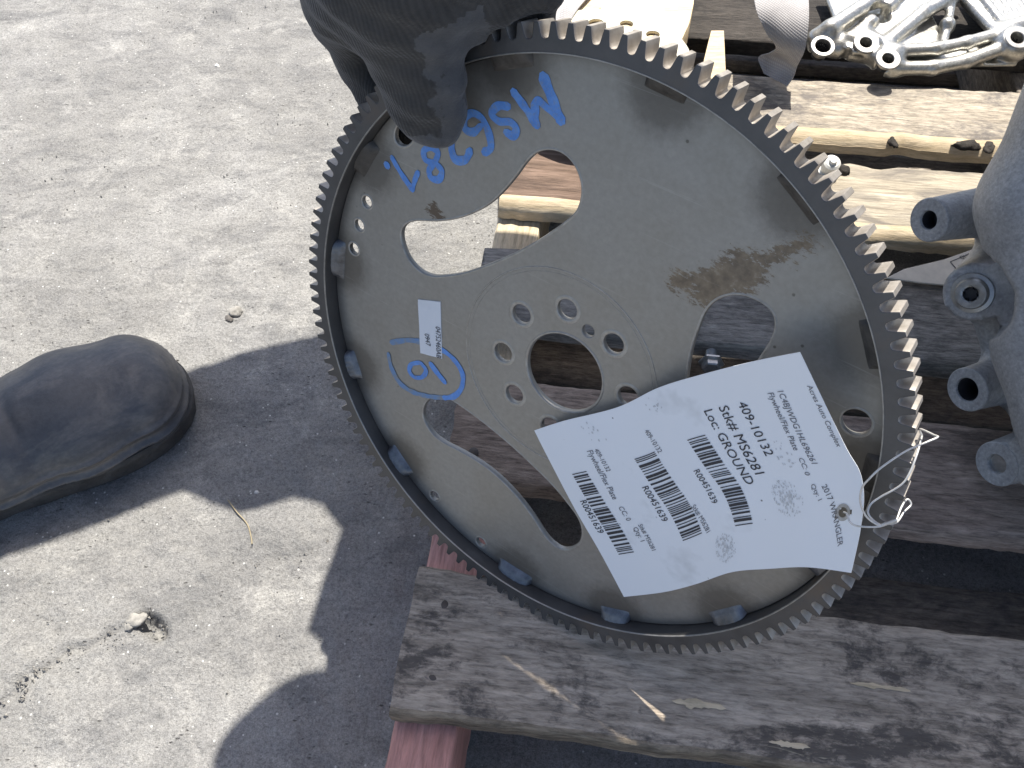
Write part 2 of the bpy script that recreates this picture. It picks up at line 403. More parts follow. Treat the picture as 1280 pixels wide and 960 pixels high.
board('deck_board', .003, LP, .832, .920, GT, .017, [M['wood_shade']], 13)
board('deck_board', .0, LP, .975, 1.065, GT, .017, [M['wood_shade']], 15)
board('deck_board', .0, LP, -.06, .036, GT, .017, [M['wood_dark']], 17)
zS = GT-.0195
for k, u0 in enumerate((.0005, .488, .976)):
    s = board('stringer', -.06, 1.066, u0, u0+.039, zS, .0855, [M['wood_pinkend'] if k == 0 else M['wood_under']], 21+k, along='v', rough=.7)
for k, (v0, v1) in enumerate([(-.05, .05), (.20, .30), (.45, .55), (.70, .80), (.96, 1.06)]):
    board('bottom_board', 0, LP, v0, v1, .019, .016, [M['wood_under']], 31+k)
# nail heads
M['nail'] = mat_simple('dull nail steel', (.10, .085, .075), .6, .6)
nail_me = None
for (u, v) in [(.0225, .152), (.0205, .196), (.066*0+.021, .308), (.0235, .351), (.02, .45), (.022, .49), (.0205, .583), (.0235, .626), (.019, .71), (.022, .75),
               (.507, .152), (.508, .2), (.506, .305), (.509, .355)]:
    if nail_me is None:
        o = lathe('nail_head', [(0, .0007), (.0028, .0006), (.0036, .0001), (.0036, -.002)], 14, M['nail'], pallet); nail_me = o.data
    else: o = link('nail_head', nail_me, None, pallet)
    o.location = (u, v, GT+.0008)

# ------------------------------------------------------------------ flexplate
fx = empty('flexplate', M=PLM)
tag(fx, 'grey steel toothed flexplate with blue marker writing held upright on the pallet', 'flexplate')
DZ = -.0093; DT = .0032                                       # disc face below the ring's front face, disc thickness
def mat_ring():
    k = NT('dark ring gear steel'); v = k.co(); n1 = k.noise(v, 45, 6, .65); n2 = k.noise(v, 400, 4, .6)
    c = k.ramp(n1, [(.3, (.085, .083, .082)), (.7, (.135, .130, .125))])
    c = k.mix(k.ramp(k.noise(v, 18, 5, .6), [(.58, 0.0), (.72, .5)]), c, (.17, .125, .09))
    k.set(Base_Color=c, Metallic=.65, Roughness=k.ramp(n1, [(.3, .42), (.7, .6)])); k.bump(n2, .25, .0004); return k.m
def mat_teeth():
    k = NT('worn bright tooth steel'); v = k.co(); n1 = k.noise(v, 120, 5, .65)
    c = k.ramp(n1, [(.3, (.31, .275, .235)), (.7, (.50, .46, .41))])
    k.set(Base_Color=c, Metallic=.55, Roughness=.5); k.bump(k.noise(v, 600, 3, .6), .3, .0003); return k.m
M['ring'] = mat_ring(); M['teeth'] = mat_teeth()
NTEETH = 128; lo_ = []
for i in range(NTEETH):
    a0 = 2*PI*(i+.12)/NTEETH; p = 2*PI/NTEETH
    for fr, r in [(-.5, .1632), (-.40, .1633), (-.315, .1638), (-.26, .1652), (-.205, .1675), (-.155, .1694), (-.13, .1698), (.13, .1698), (.155, .1694), (.205, .1675), (.26, .1652), (.315, .1638), (.40, .1633)]:
        lo_.append((r*math.cos(a0+fr*p), r*math.sin(a0+fr*p)))
me = flat_curve('ring_gear', [lo_, circ(0, 0, .1572, 256)], .0062, .0004, 1)
me.transform(Matrix.Translation((0, 0, -.0066)))
ring = link('ring_gear', me, [M['ring'], M['teeth']], fx)
mi = []
for p_ in me.polygons:
    c = p_.center; r = math.hypot(c.x, c.y); mi.append(1 if (abs(p_.normal.z) < .5 and r > .160) else 0)
me.polygons.foreach_set('material_index', mi); me.polygons.foreach_set('use_smooth', [True]*len(mi)); me.set_sharp_from_angle(angle=math.radians(38))

weld_th = [155.6, 181.6, 207.7, 233.3, 271.5, 297.6, 325.0, 352, 12, 34.8, 59.8, 86.2, 114.3]
def mat_disc():
    k = NT('satin stamped steel'); v = k.co()
    n1 = k.noise(v, 22, 6, .6, .5); n2 = k.noise(v, 320, 4, .6); n3 = k.noise(k.co((8, 420, 1), rot=(0, 0, .6)), 1, 5, .6)
    c = k.ramp(n1, [(.3, (.272, .261, .235)), (.7, (.332, .319, .290))])
    c = k.mix(.35, c, k.ramp(n2, [(.3, .75), (.7, 1.15)]), 'MULTIPLY')
    sp = k.ramp(k.vor(v, 95), [(0, 1.0), (.055, 1.0), (.09, 0.0)]); gate = k.ramp(k.noise(v, 40, 2), [(.60, 0.0), (.64, .8)])
    c = k.mix(k.math('MULTIPLY', sp, gate), c, (.10, .09, .075))
    # heat tint beside each weld
    dmin = None
    for t in weld_th:
        q = k.n('ShaderNodeVectorMath', operation='DISTANCE'); q.inputs[1].default_value = (.1535*math.cos(math.radians(t)), .1535*math.sin(math.radians(t)), DZ)
        k.l(k.tc.outputs['Object'], q.inputs[0]); dmin = q.outputs['Value'] if dmin is None else k.math('MINIMUM', dmin, q.outputs['Value'])
    dn = k.math('ADD', dmin, k.math('MULTIPLY', k.math('SUBTRACT', k.noise(v, 160, 5, .7), .5), .007))
    c = k.mix(k.ramp(k.math('MULTIPLY', dn, 25), [(.18, .72), (.36, .62), (.47, .28), (.62, 0.0)]), c, (.085, .075, .062))
    # darker where the disc meets the ring
    le = k.n('ShaderNodeVectorMath', operation='LENGTH'); k.l(k.tc.outputs['Object'], le.inputs[0])
    rr = k.math('ADD', le.outputs['Value'], k.math('MULTIPLY', k.math('SUBTRACT', n1, .5), .006))
    c = k.mix(k.ramp(rr, [(.1515, 0.0), (.1565, .45)]), c, (.10, .09, .08))
    # scuffed rust
    def seg(a, b):
        a = on_plate(a, DZ); b = on_plate(b, DZ); d = b-a
        s1 = k.n('ShaderNodeVectorMath', operation='SUBTRACT'); k.l(k.tc.outputs['Object'], s1.inputs[0]); s1.inputs[1].default_value = a
        dt = k.n('ShaderNodeVectorMath', operation='DOT_PRODUCT'); k.l(s1.outputs[0], dt.inputs[0]); dt.inputs[1].default_value = d/(d@d)
        tt = k.math('ADD', dt.outputs['Value'], 0, clamp=True)
        sc = k.n('ShaderNodeVectorMath', operation='SCALE'); sc.inputs[0].default_value = d; k.l(tt, sc.inputs['Scale'])
        ds = k.n('ShaderNodeVectorMath', operation='DISTANCE'); k.l(s1.outputs[0], ds.inputs[0]); k.l(sc.outputs[0], ds.inputs[1]); return ds.outputs['Value']
    ds = k.math('MINIMUM', k.math('MINIMUM', seg((848, 352), (905, 352)), k.math('SUBTRACT', seg((885, 362), (930, 338)), .0045)), k.math('ADD', seg((930, 338), (1008, 303)), .0015))
    fl = k.noise(k.co((190, 430, 1), rot=(0, 0, -.55)), 1, 6, .78)
    rust = k.math('SUBTRACT', k.math('MULTIPLY', fl, .034), ds)
    c = k.mix(k.ramp(k.math('MULTIPLY', rust, 60), [(.70, 0.0), (.80, .8)]), c, k.ramp(k.noise(v, 260, 4, .6), [(.35, (.11, .08, .05)), (.6, (.19, .145, .095)), (.75, (.29, .25, .19))]))
    d2 = k.math('SUBTRACT', k.math('MULTIPLY', fl, .018), seg((541, 262), (552, 276)))
    c = k.mix(k.ramp(k.math('MULTIPLY', d2, 60), [(.32, 0.0), (.38, .9)]), c, (.11, .08, .055))
    sc_ = k.ramp(n3, [(.62, 0.0), (.70, .30)]); c = k.mix(sc_, c, (.43, .42, .40))
    k.set(Base_Color=c, Metallic=.55, Roughness=k.ramp(n1, [(.3, .40), (.7, .52)]))
    k.bump(n2, .12, .0004); return k.m
M['disc'] = mat_disc()
W1 = [(-111.3, 26.0), (-112.6, 32.8), (-109.5, 38.3), (-103.3, 42.6), (-91.2, 47.6), (-78.8, 54.6), (-67.3, 64.0), (-58.7, 74.3), (-51.2, 87.6), (-46.5, 97.9), (-42.0, 104.6), (-36.1, 108.3), (-29.7, 109.4), (-23.6, 107.4), (-18.5, 102.6), (-15.5, 96.1), (-15.3, 88.2), (-18.0, 82.1), (-25.2, 71.9), (-33.8, 61.3), (-44.8, 49.4), (-56.6, 38.2), (-69.2, 27.4), (-80.8, 20.0), (-89.6, 15.7), (-98.1, 15.2), (-106.1, 18.9)]
W1 = np.array(W1)/1000
def rot2(P, t): c, s = math.cos(t), math.sin(t); return np.array(P)@np.array([[c, s], [-s, c]])
loops = [circ(0, 0, .1570, 200)]
for t in (0, 120, 240): loops.append([tuple(q) for q in spline(rot2(W1, math.radians(t)), 4, True)])
HR = .0221
loops.append(circ(0, 0, HR, 72))
bolt_px = [(652.9, 392), (710, 386), (768, 429), (786, 494.7), (689, 532.5), (644, 491.7), (630, 439.7)]
bolts = []
for q in bolt_px:
    p = on_plate(q, DZ-.001); bolts.append((p[0], p[1]))
b8 = on_plate((748, 533), DZ); bolts.append((.037*math.cos(math.radians(-62)), .037*math.sin(math.radians(-62))))
for x, y in bolts: loops.append(circ(x, y, .0055, 28))
p = on_plate((735, 414), DZ); loops.append(circ(p[0], p[1], .0034, 20)); small_holes = []
for q, r, r2 in [((505.5, 167.5), .0052, .0072), ((458.5, 252.5), .0033, None), ((449, 281.5), .0033, None), ((442.5, 311), .0033, None), ((543, 620), .0034, None), ((601, 678), .0034, None), ((1070, 528), .0062, None)]:
    p = on_plate(q, DZ); t = math.atan2(p[1], p[0]); loops.append(circ(p[0], p[1], r, 28, r2, t)); small_holes.append((p[0], p[1], r, r2, t))
me = flat_curve('drive_plate', loops, DT/2-.0005, .0005, 2)
me.transform(Matrix.Translation((0, 0, DZ-DT/2)))
disc = link('drive_plate', me, M['disc'], fx); me.polygons.foreach_set('use_smooth', [True]*len(me.polygons)); me.set_sharp_from_angle(angle=math.radians(40))
disc['label'] = 'satin grey stamped disc with three curved windows and bolt holes'
# worn rims round the holes and the coined hub line
M['rim'] = mat_simple('rubbed steel rim', (.34, .325, .295), .42, .55, .25, 220)
def annulus(name, cx, cy, r0, r1, z0, zt, mat, parent, n=48, r2=None, rot=0):
    s = (r2/r0) if r2 else 1
    prof = [(r0, 0), (r0+(r1-r0)*.3, zt), (r0+(r1-r0)*.7, zt), (r1, 0)]
    o = lathe(name, prof, n, mat, parent); o.matrix_local = Matrix.Translation((cx, cy, z0))@Matrix.Rotation(rot, 4, 'Z')@Matrix.Diagonal((1, s, 1, 1)); return o
for x, y in bolts: annulus('hole_rim', x, y, .0056, .0078, DZ-.00005, .00025, M['rim'], fx)
for x, y, r, r2, t in small_holes: annulus('hole_rim', x, y, r+.0001, r+.0014, DZ-.00005, .0002, M['rim'], fx, 32, (r2+.0001) if r2 else None, t)
annulus('hub_line', -.0045, -.0015, .0566, .0576, DZ-.00005, .0003, M['rim'], fx, 160)
annulus('hub_line', -.0045, -.0015, .0547, .0551, DZ-.00005, .0002, M['rim'], fx, 160)
annulus('center_rim', 0, 0, HR+.0001, HR+.0016, DZ-.00005, .0004, M['rim'], fx, 90)
annulus('ring_lip', 0, 0, .1571, .1580, -.0003, .0006, M['rim'], fx, 220)
for t in (0, 120, 240):                                       # rolled edge of each window
    P = spline(rot2(W1, math.radians(t)), 4, True); n = len(P); nn = np.roll(P, -1, 0)-np.roll(P, 1, 0); nn = np.c_[nn[:, 1], -nn[:, 0]]; nn /= np.linalg.norm(nn, axis=1)[:, None]
    ar = .5*np.sum(P[:, 0]*np.roll(P[:, 1], -1)-P[:, 1]*np.roll(P[:, 0], -1)); nn *= np.sign(ar)
    V = []; f = []
    for off, z in [(.0002, -.0001), (.0005, .00018), (.0010, .00016), (.0015, -.0001)]:
        V += [(*(P[i]+nn[i]*off), DZ+z) for i in range(n)]
    for k in range(3):
        for i in range(n): f.append((k*n+i, k*n+(i+1) % n, (k+1)*n+(i+1) % n, (k+1)*n+i))
    pyd('window_edge', V, f, M['rim'], fx, True)
# weld beads
M['weld'] = mat_simple('blue grey weld', (.15, .155, .165), .36, .6, .45, 130, .5, 260, .0007)
M['weld_dark'] = mat_simple('burnt brown weld', (.085, .078, .070), .6, .35, .4, 130, .6, 240, .001)
for i, t in enumerate(weld_th):
    a = math.radians(t); L = .011+.0015*math.sin(i*2.1); V = []; f = []; nu, nv = 18, 9
    for u in range(nu):
        s = -1+2*u/(nu-1); w = math.sqrt(max(1-abs(s)**3, 0))
        for v in range(nv):
            q = PI*v/(nv-1); rr = .1534+(.0037-.0068*(1-v/(nv-1)))*(.8+.2*w); zz = DZ+.0001+.0046*min(1, 1.7*math.sin(q*.62))*w*(.25+.75*v/(nv-1))*(.95+.04*math.sin(u*2.3+i))
            aa = a+s*L/.155; V.append(((rr)*math.cos(aa), rr*math.sin(aa), zz))
    for u in range(nu-1):
        for v in range(nv-1): f.append((u*nv+v, u*nv+v+1, (u+1)*nv+v+1, (u+1)*nv+v))
    o = pyd('weld_bead', V, f, M['weld_dark'] if 10 < t < 160 else M['weld'], fx, True)

# blue marker strokes
def mat_marker():
    k = NT('blue paint marker'); v = k.co(); n1 = k.noise(v, 140, 5, .7)
    c = k.ramp(n1, [(.3, (.08, .22, .56)), (.55, (.12, .30, .70)), (.75, (.20, .38, .68))]); c = k.mix(k.ramp(k.noise(v, 330, 6, .75), [(.50, 0.0), (.66, .6)]), c, (.26, .28, .31)); k.set(Base_Color=c, Roughness=.55); return k.m
def mat_marker_thin():
    k = NT('thin rubbed blue marker'); v = k.co(); n1 = k.noise(v, 200, 5, .7)
    k.set(Base_Color=k.ramp(n1, [(.32, (.25, .26, .26)), (.5, (.17, .26, .40)), (.75, (.11, .25, .52))]), Roughness=.5, Metallic=.2); return k.m
M['marker'] = mat_marker(); M['marker_thin'] = mat_marker_thin()
strk = 0
def stroke(name, pts, w, mat, label=None):
    global strk; strk += 1
    P = np.array([on_plate(q, DZ)[:2] for q in spline(pts, 7)]); n = len(P)
    d = np.gradient(P, axis=0); d /= np.linalg.norm(d, axis=1)[:, None]+1e-9; nr = np.c_[-d[:, 1], d[:, 0]]
    P = np.vstack([P[0]-d[0]*w*.45, P, P[-1]+d[-1]*w*.45]); nr = np.vstack([nr[0], nr, nr[-1]]); n += 2
    ww = w/2*(.97+.22*vnoise(np.c_[P*1.0], 260, strk)); ww[0] *= .45; ww[-1] *= .45
    z = DZ+.00016+.00001*strk+np.linspace(0, .00006, n); V = []; f = []
    for i in range(n): V += [(*(P[i]+nr[i]*ww[i]), z[i]), (*(P[i]-nr[i]*ww[i]), z[i])]
    for i in range(n-1): f.append((2*i, 2*i+1, 2*i+3, 2*i+2))
    o = pyd(name, V, f, mat, fx)
    if label: o['label'] = label
    return o
z1 = lambda L: [(360+x/3.2, y/3.2) for x, y in L]
mk = 'marker_stroke'
stroke(mk, z1([(1022, 308), (1058, 395), (1092, 480)]), .0052, M['marker'], 'blue marker letter M')
stroke(mk, z1([(1092, 480), (1030, 425), (1000, 400), (985, 425)]), .0034, M['marker'])
stroke(mk, z1([(988, 415), (990, 460), (995, 498)]), .0042, M['marker'])
stroke(mk, z1([(995, 498), (950, 430), (905, 370)]), .0045, M['marker'])
stroke(mk, z1([(878, 425), (840, 424), (816, 455), (845, 485), (890, 488), (914, 515), (902, 543), (876, 530)]), .0042, M['marker'], 'blue marker letter S')
stroke(mk, z1([(788, 608), (812, 590), (805, 535), (778, 475), (738, 452), (706, 475), (710, 515), (742, 528), (770, 505)]), .0042, M['marker'], 'blue marker digit 6')
stroke(mk, z1([(640, 520), (655, 560), (656, 600), (672, 638), (710, 638), (728, 605)]), .0044, M['marker'], 'blue marker digit 2')
stroke(mk, z1([(588, 650), (552, 640), (545, 603), (575, 590), (600, 610), (590, 645), (566, 680), (575, 712), (606, 716), (616, 682), (590, 652)]), .0036, M['marker'], 'blue marker digit 8')
stroke(mk, z1([(418, 632), (455, 695), (498, 757)]), .0034, M['marker'], 'blue marker digit 1')
stroke(mk, z1([(498, 757), (508, 722), (520, 692)]), .0034, M['marker'])
stroke(mk, z1([(394, 657), (400, 664)]), .0036, M['marker'])
stroke(mk, [(490, 428), (510, 425), (526, 427)], .0034, M['marker_thin'])
stroke(mk, [(526, 428), (542, 432), (560, 442), (573, 456), (579, 470), (577, 485), (568, 495), (556, 497)], .0034, M['marker'], 'blue marker ring round the number 10')
stroke(mk, [(556, 497), (535, 495), (515, 489), (500, 478), (490, 460), (486, 443)], .0034, M['marker_thin'])
stroke(mk, [(525, 453), (515, 455), (512, 463), (518, 471), (528, 471), (533, 463), (527, 454)], .0030, M['marker'], 'blue marker digit 0')
stroke(mk, [(539, 455), (547, 466), (556, 477)], .0036, M['marker'], 'blue marker digit 1')

# ------------------------------------------------------------------ print helper
def text_mesh(body):
    cu = bpy.data.curves.new('t', 'FONT'); cu.body = body; cu.size = 1; cu.resolution_u = 3
    o = bpy.data.objects.new('t', cu); COL.objects.link(o); me = tomesh(o, 'print'); return me
def mat_paper(name, col, dirt=.5):
    k = NT(name); v = k.co(); n1 = k.noise(v, 60, 6, .65); n2 = k.noise(v, 26, 4, .6)
    c = k.mix(k.ramp(n2, [(.60, 0.0), (.78, dirt)]), col, (.40, .40, .38))
    sp = k.ramp(k.vor(v, 150), [(0, 1.0), (.06, 1.0), (.10, 0.0)]); gate = k.ramp(k.noise(v, 45, 3), [(.58, 0.0), (.62, .9)])
    c = k.mix(k.math('MULTIPLY', sp, gate), c, (.13, .12, .11))
    k.set(Base_Color=c, Roughness=.55, Specular_IOR_Level=.3); k.bump(n1, .1, .001); return k.m
M['paper'] = mat_paper('white tag stock', (.86, .87, .87)); M['sticker'] = mat_paper('white sticker', (.74, .75, .76), .3)
M['ink'] = mat_simple('black print', (.035, .035, .04), .6, 0, .3, 300)
M['ink_faint'] = mat_simple('worn grey print', (.14, .14, .15), .6, 0, .4, 300)
# sticker on the disc
sc4 = [on_plate(q, DZ)[:2] for q in [(523, 374), (551, 377), (553, 448), (526, 441)]]
def quadmap(c, s, t): return (1-s)*(1-t)*c[0]+s*(1-t)*c[1]+s*t*c[2]+(1-s)*t*c[3]
V = []; f = []; N = 10
for lay in (0, 1):
    for i in range(N+1):
        for j in range(N+1):
            p = quadmap(sc4, i/N, j/N); V.append((*p, DZ+(.0005 if lay else 0)+.0001*math.sin(i*.9+j)*lay))
q0 = (N+1)**2
for i in range(N):
    for j in range(N): a = q0+i*(N+1)+j; f.append((a, a+1, a+N+2, a+N+1))
bd = [(i, 0) for i in range(N)]+[(N, j) for j in range(N)]+[(i, N) for i in range(N, 0, -1)]+[(0, j) for j in range(N, 0, -1)]
for (a, b), (c, d) in zip(bd, bd[1:]+bd[:1]): f.append((a*(N+1)+b, c*(N+1)+d, q0+c*(N+1)+d, q0+a*(N+1)+b))
stk = pyd('sticker', V, f, M['sticker'], fx); stk['label'] = 'small white part number sticker'
def print_on(name, body, mapf, p0, p1, parent, mat, hscale=1.0):
    me = text_mesh(body); xs = [v.co.x for v in me.vertices]; x0, x1 = min(xs), max(xs)
    co = np.array([v.co[:] for v in me.vertices]); L = np.linalg.norm(p1-p0); s = L/(x1-x0); d = (p1-p0)/L; u = np.array([-d[1], d[0]])
    for v, c in zip(me.vertices, co):
        q = p0+d*(c[0]-x0)*s+u*c[1]*s*hscale; v.co = mapf(q)
    me.update(); return link(name, me, mat, parent)
for body, a, b in [('04752460AB', (545.5, 407), (546.5, 446)), ('0947', (531.5, 416), (533.5, 431))]:
    p0 = on_plate(a, DZ)[:2]; p1 = on_plate(b, DZ)[:2]
    print_on('printed_text', body, lambda q: (q[0], q[1], DZ+.00075), p0, p1, stk, M['ink'], 1.25)

# ------------------------------------------------------------------ paper tag
def tag_edge(pts, n=40):                                      # (px, py, height over ring face in mm)
    P = spline(np.array(pts, float), 12); s = np.r_[0, np.cumsum(np.linalg.norm(np.diff(P[:, :2], axis=0), axis=1))]; s /= s[-1]
    return lambda t: np.array([np.interp(t, s, P[:, k]) for k in range(3)])
eT = tag_edge([(668, 538, -5), (705, 526, -3.5), (772, 509, -2), (822, 485, 1), (870, 470, 4), (940, 452, 9), (1000, 440, 12)])
eB = tag_edge([(780, 746, -3), (830, 740, -1), (870, 730, 1), (915, 715, 4), (960, 711, 6), (1010, 709, 10), (1064, 716, 14)])
eL = tag_edge([(668, 538, -5), (682, 566, -5), (717, 633, -4.5), (750, 690, -4), (780, 746, -3)])
eR = tag_edge([(1000, 440, 12), (1025, 492, 12), (1058, 560, 12.5), (1075, 590, 13), (1080, 622, 14), (1076, 660, 14), (1070, 690, 14), (1064, 716, 14)])
def tagpx(y, x):                                              # y: 0 at the free end, 1 at the hole end; x: along the reading direction
    c00, c10, c01, c11 = eT(0), eT(1), eB(0), eB(1)
    p = (1-x)*eT(y)+x*eB(y)+(1-y)*eL(x)+y*eR(x)-((1-y)*(1-x)*c00+y*(1-x)*c10+(1-y)*x*c01+y*x*c11)
    p[2] += 2.2*math.sin(PI*x)*math.sin(PI*y*1.5)+.5*math.sin(9*x+4*y)
    return p
def tagw(y, x, off=0.0):
    p = tagpx(y, x); return plate_w(on_plate(p[:2], (p[2]+off)/1000))
TL, TW = .158, .112                                           # tag length and width in metres
G = 48; grid = np.array([[tagpx(i/G, j/G) for j in range(G+1)] for i in range(G+1)])
gw = np.array([[plate_w(on_plate(grid[i, j, :2], grid[i, j, 2]/1000)) for j in range(G+1)] for i in range(G+1)])
nrm = np.cross(np.gradient(gw, axis=0), np.gradient(gw, axis=1)); nrm /= np.linalg.norm(nrm, axis=2)[:, :, None]
if (nrm[20, 20]@Nw) < 0: nrm = -nrm
def sample(A, y, x):
    y = min(max(y, 0), 1)*G; x = min(max(x, 0), 1)*G; i = min(int(y), G-1); j = min(int(x), G-1); a = y-i; b = x-j
    return (1-a)*(1-b)*A[i, j]+a*(1-b)*A[i+1, j]+a*b*A[i+1, j+1]+(1-a)*b*A[i, j+1]
def px2tag(q):
    d = np.linalg.norm(grid[:, :, :2]-np.array(q), axis=2); i, j = np.unravel_index(np.argmin(d), d.shape); y, x = i/G, j/G
    for _ in range(12):
        p = sample(grid, y, x)[:2]; h = 1e-3
        J = np.c_[(sample(grid, y+h, x)[:2]-sample(grid, y-h, x)[:2])/(2*h), (sample(grid, y, x+h)[:2]-sample(grid, y, x-h)[:2])/(2*h)]
        dy, dx = np.linalg.solve(J, np.array(q)-p); y = min(max(y+dy, .002), .998); x = min(max(x+dx, .002), .998)
    return np.array([x*TW, y*TL])
tg_o = Vector(gw[0, G//2]); tagroot = empty('paper_tag', tg_o)
tag(tagroot, 'white printed paper tag with three barcodes tied over the toothed steel plate', 'tag')
hole_c = px2tag((1054, 640)); V = []; f = []
hx = hole_c[0]/TW; hy = hole_c[1]/TL
for lay in (0, 1):
    for i in range(G+1):
        for j in range(G+1): V.append(gw[i, j]+nrm[i, j]*(.00012 if lay == 0 else -.00012)-np.array(tg_o))
inhole = lambda i, j: ((j+.5)/G*TW-hole_c[0])**2+((i+.5)/G*TL-hole_c[1])**2 < .0038**2
nl = (G+1)**2
for i in range(G):
    for j in range(G):
        if inhole(i, j): continue
        a = i*(G+1)+j; f.append((a, a+G+1, a+G+2, a+1)); f.append((nl+a, nl+a+1, nl+a+G+2, nl+a+G+1))
bd = [(i, 0) for i in range(G)]+[(G, j) for j in range(G)]+[(i, G) for i in range(G, 0, -1)]+[(0, j) for j in range(G, 0, -1)]
for (a, b), (c, d) in zip(bd, bd[1:]+bd[:1]): f.append((a*(G+1)+b, c*(G+1)+d, nl+c*(G+1)+d, nl+a*(G+1)+b))
me = bpy.data.meshes.new('sheet'); me.from_pydata([tuple(v) for v in V], [], f); me.update()
bm = bmesh.new(); bm.from_mesh(me); bmesh.ops.recalc_face_normals(bm, faces=bm.faces); bm.to_mesh(me); bm.free()
sheet = link('sheet', me, M['paper'], tagroot, True); me.set_sharp_from_angle(angle=math.radians(50))
def tag_map(q, off=.0004):
    x, y = q[0]/TW, q[1]/TL; return tuple(sample(gw, y, x)+sample(nrm, y, x)*off-np.array(tg_o))
# eyelet round the hole
ev = []; ef = []
for k in range(24):
    t = 2*PI*k/24
    for r in (.0026, .0043): ev.append(tag_map(hole_c+r*np.array([math.cos(t), math.sin(t)]), .00035))
for k in range(24): k2 = (k+1) % 24; ef.append((2*k, 2*k2, 2*k2+1, 2*k+1))
M['eyelet'] = mat_simple('grubby eyelet', (.42, .40, .36), .6, 0, .3, 300)
pyd('eyelet', ev, ef, M['eyelet'], tagroot)
zt = lambda x, y: (660+x/2.909, 420+y/2.909)
TXT = [('409-10132', (762, 243), (866, 436), 'ink', 1.0), ('Stk# MS6281', (693, 258), (828, 503), 'ink', 1.0), ('Loc: GROUND', (640, 272), (795, 540), 'ink', 1.0),
       ('R00451639', (603, 490), (671, 610), 'ink', 1.05), ('R00451639', (415, 550), (489, 675), 'ink', 1.05), ('R00451639', (190, 600), (257, 717), 'ink', 1.05),
       ('409-10132', (424, 345), (476, 426), 'ink_faint', 1.1), ('Stk# MS6281', (594, 620), (650, 716), 'ink_faint', 1.15),
       ('409-10132', (241, 412), (288, 493), 'ink_faint', 1.1), ('Flywheel/Flex Plate', (215, 418), (310, 594), 'ink_faint', 1.15), ('CC: 0', (329, 622), (361, 672), 'ink_faint', 1.0), ('Qty: 1', (382, 697), (411, 747), 'ink_faint', 1.0),
       ('Stk# MS6281', (401, 686), (452, 780), 'ink_faint', 1.1),
       ('Acres Auto Complex', (1015, 180), (1125, 402), 'ink_faint', 1.15), ('1C4BJWDG1HL696261', (908, 200), (1033, 463), 'ink_faint', 1.15),
       ('Flywheel/Flex Plate', (872, 207), (968, 415), 'ink_faint', 1.15), ('CC: 0', (984, 442), (1009, 505), 'ink_faint', .9), ('Qty: 1', (1028, 542), (1056, 599), 'ink_faint', 1.0),
       ('2017 WRANGLER', (1068, 545), (1128, 765), 'ink_faint', 1.15)]
for body, a, b, mt, hs in TXT:
    print_on('printed_text', body, tag_map, px2tag(zt(*a)), px2tag(zt(*b)), tagroot, M[mt], hs)
def barcode(a, a2, b, b2, seed):
    r = random.Random(seed); ca, ca2, cb, cb2 = [px2tag(zt(*q)) for q in (a, a2, b, b2)]
    t = 0; bars = []
    while t < 100:
        w = r.choice((1, 1, 1, 2, 2, 3)); bars.append((t, min(t+w, 100))); t += w+r.choice((1, 1, 1, 2, 2, 3))
    V = []; f = []
    for t0, t1 in bars:
        t0 /= 100; t1 /= 100; n = len(V)
        for k in range(5):
            s = k/4
            for tt in (t0, t1): V.append(tag_map((ca*(1-tt)+cb*tt)*(1-s)+(ca2*(1-tt)+cb2*tt)*s, .00042))
        for k in range(4): f.append((n+2*k, n+2*k+1, n+2*k+3, n+2*k+2))
    pyd('barcode', V, f, M['ink'], tagroot)
barcode((580, 377), (645, 358), (755, 690), (818, 681), 1); barcode((388, 446), (461, 419), (567, 750), (636, 722), 2); barcode((162, 501), (213, 490), (333, 797), (388, 788), 3)
# smudges of dirty fingers
M['smudge'] = mat_simple('grey finger smudge', (.64, .64, .63), .7, 0, .25, 500)
def smudge(c, ra, rb, ang, seed, dots):
    r = random.Random(seed); c = px2tag(zt(*c)); V = []; f = []
    for _ in range(dots):
        q = math.sqrt(r.random())*1.0; t = r.random()*2*PI; x, y = ra*q*math.cos(t), rb*q*math.sin(t)
        p = c+np.array([x*math.cos(ang)-y*math.sin(ang), x*math.sin(ang)+y*math.cos(ang)]); s = r.uniform(.0002, .0006)*(1.2-q*.6); n = len(V); k0 = r.random()*6
        for k in range(5): V.append(tag_map(p+s*np.array([math.cos(k0+k*1.256)*1.8, math.sin(k0+k*1.256)]), .00032))
        f.append((n, n+1, n+2, n+3, n+4))
    pyd('smudge', V, f, M['smudge'], tagroot)
smudge((945, 590), .0105, .008, .5, 1, 170); smudge((718, 770), .009, .0065, .2, 2, 150); smudge((925, 430), .008, .006, .2, 3, 25); smudge((460, 255), .006, .004, .2, 5, 14); smudge((240, 340), .012, .006, .2, 6, 14)

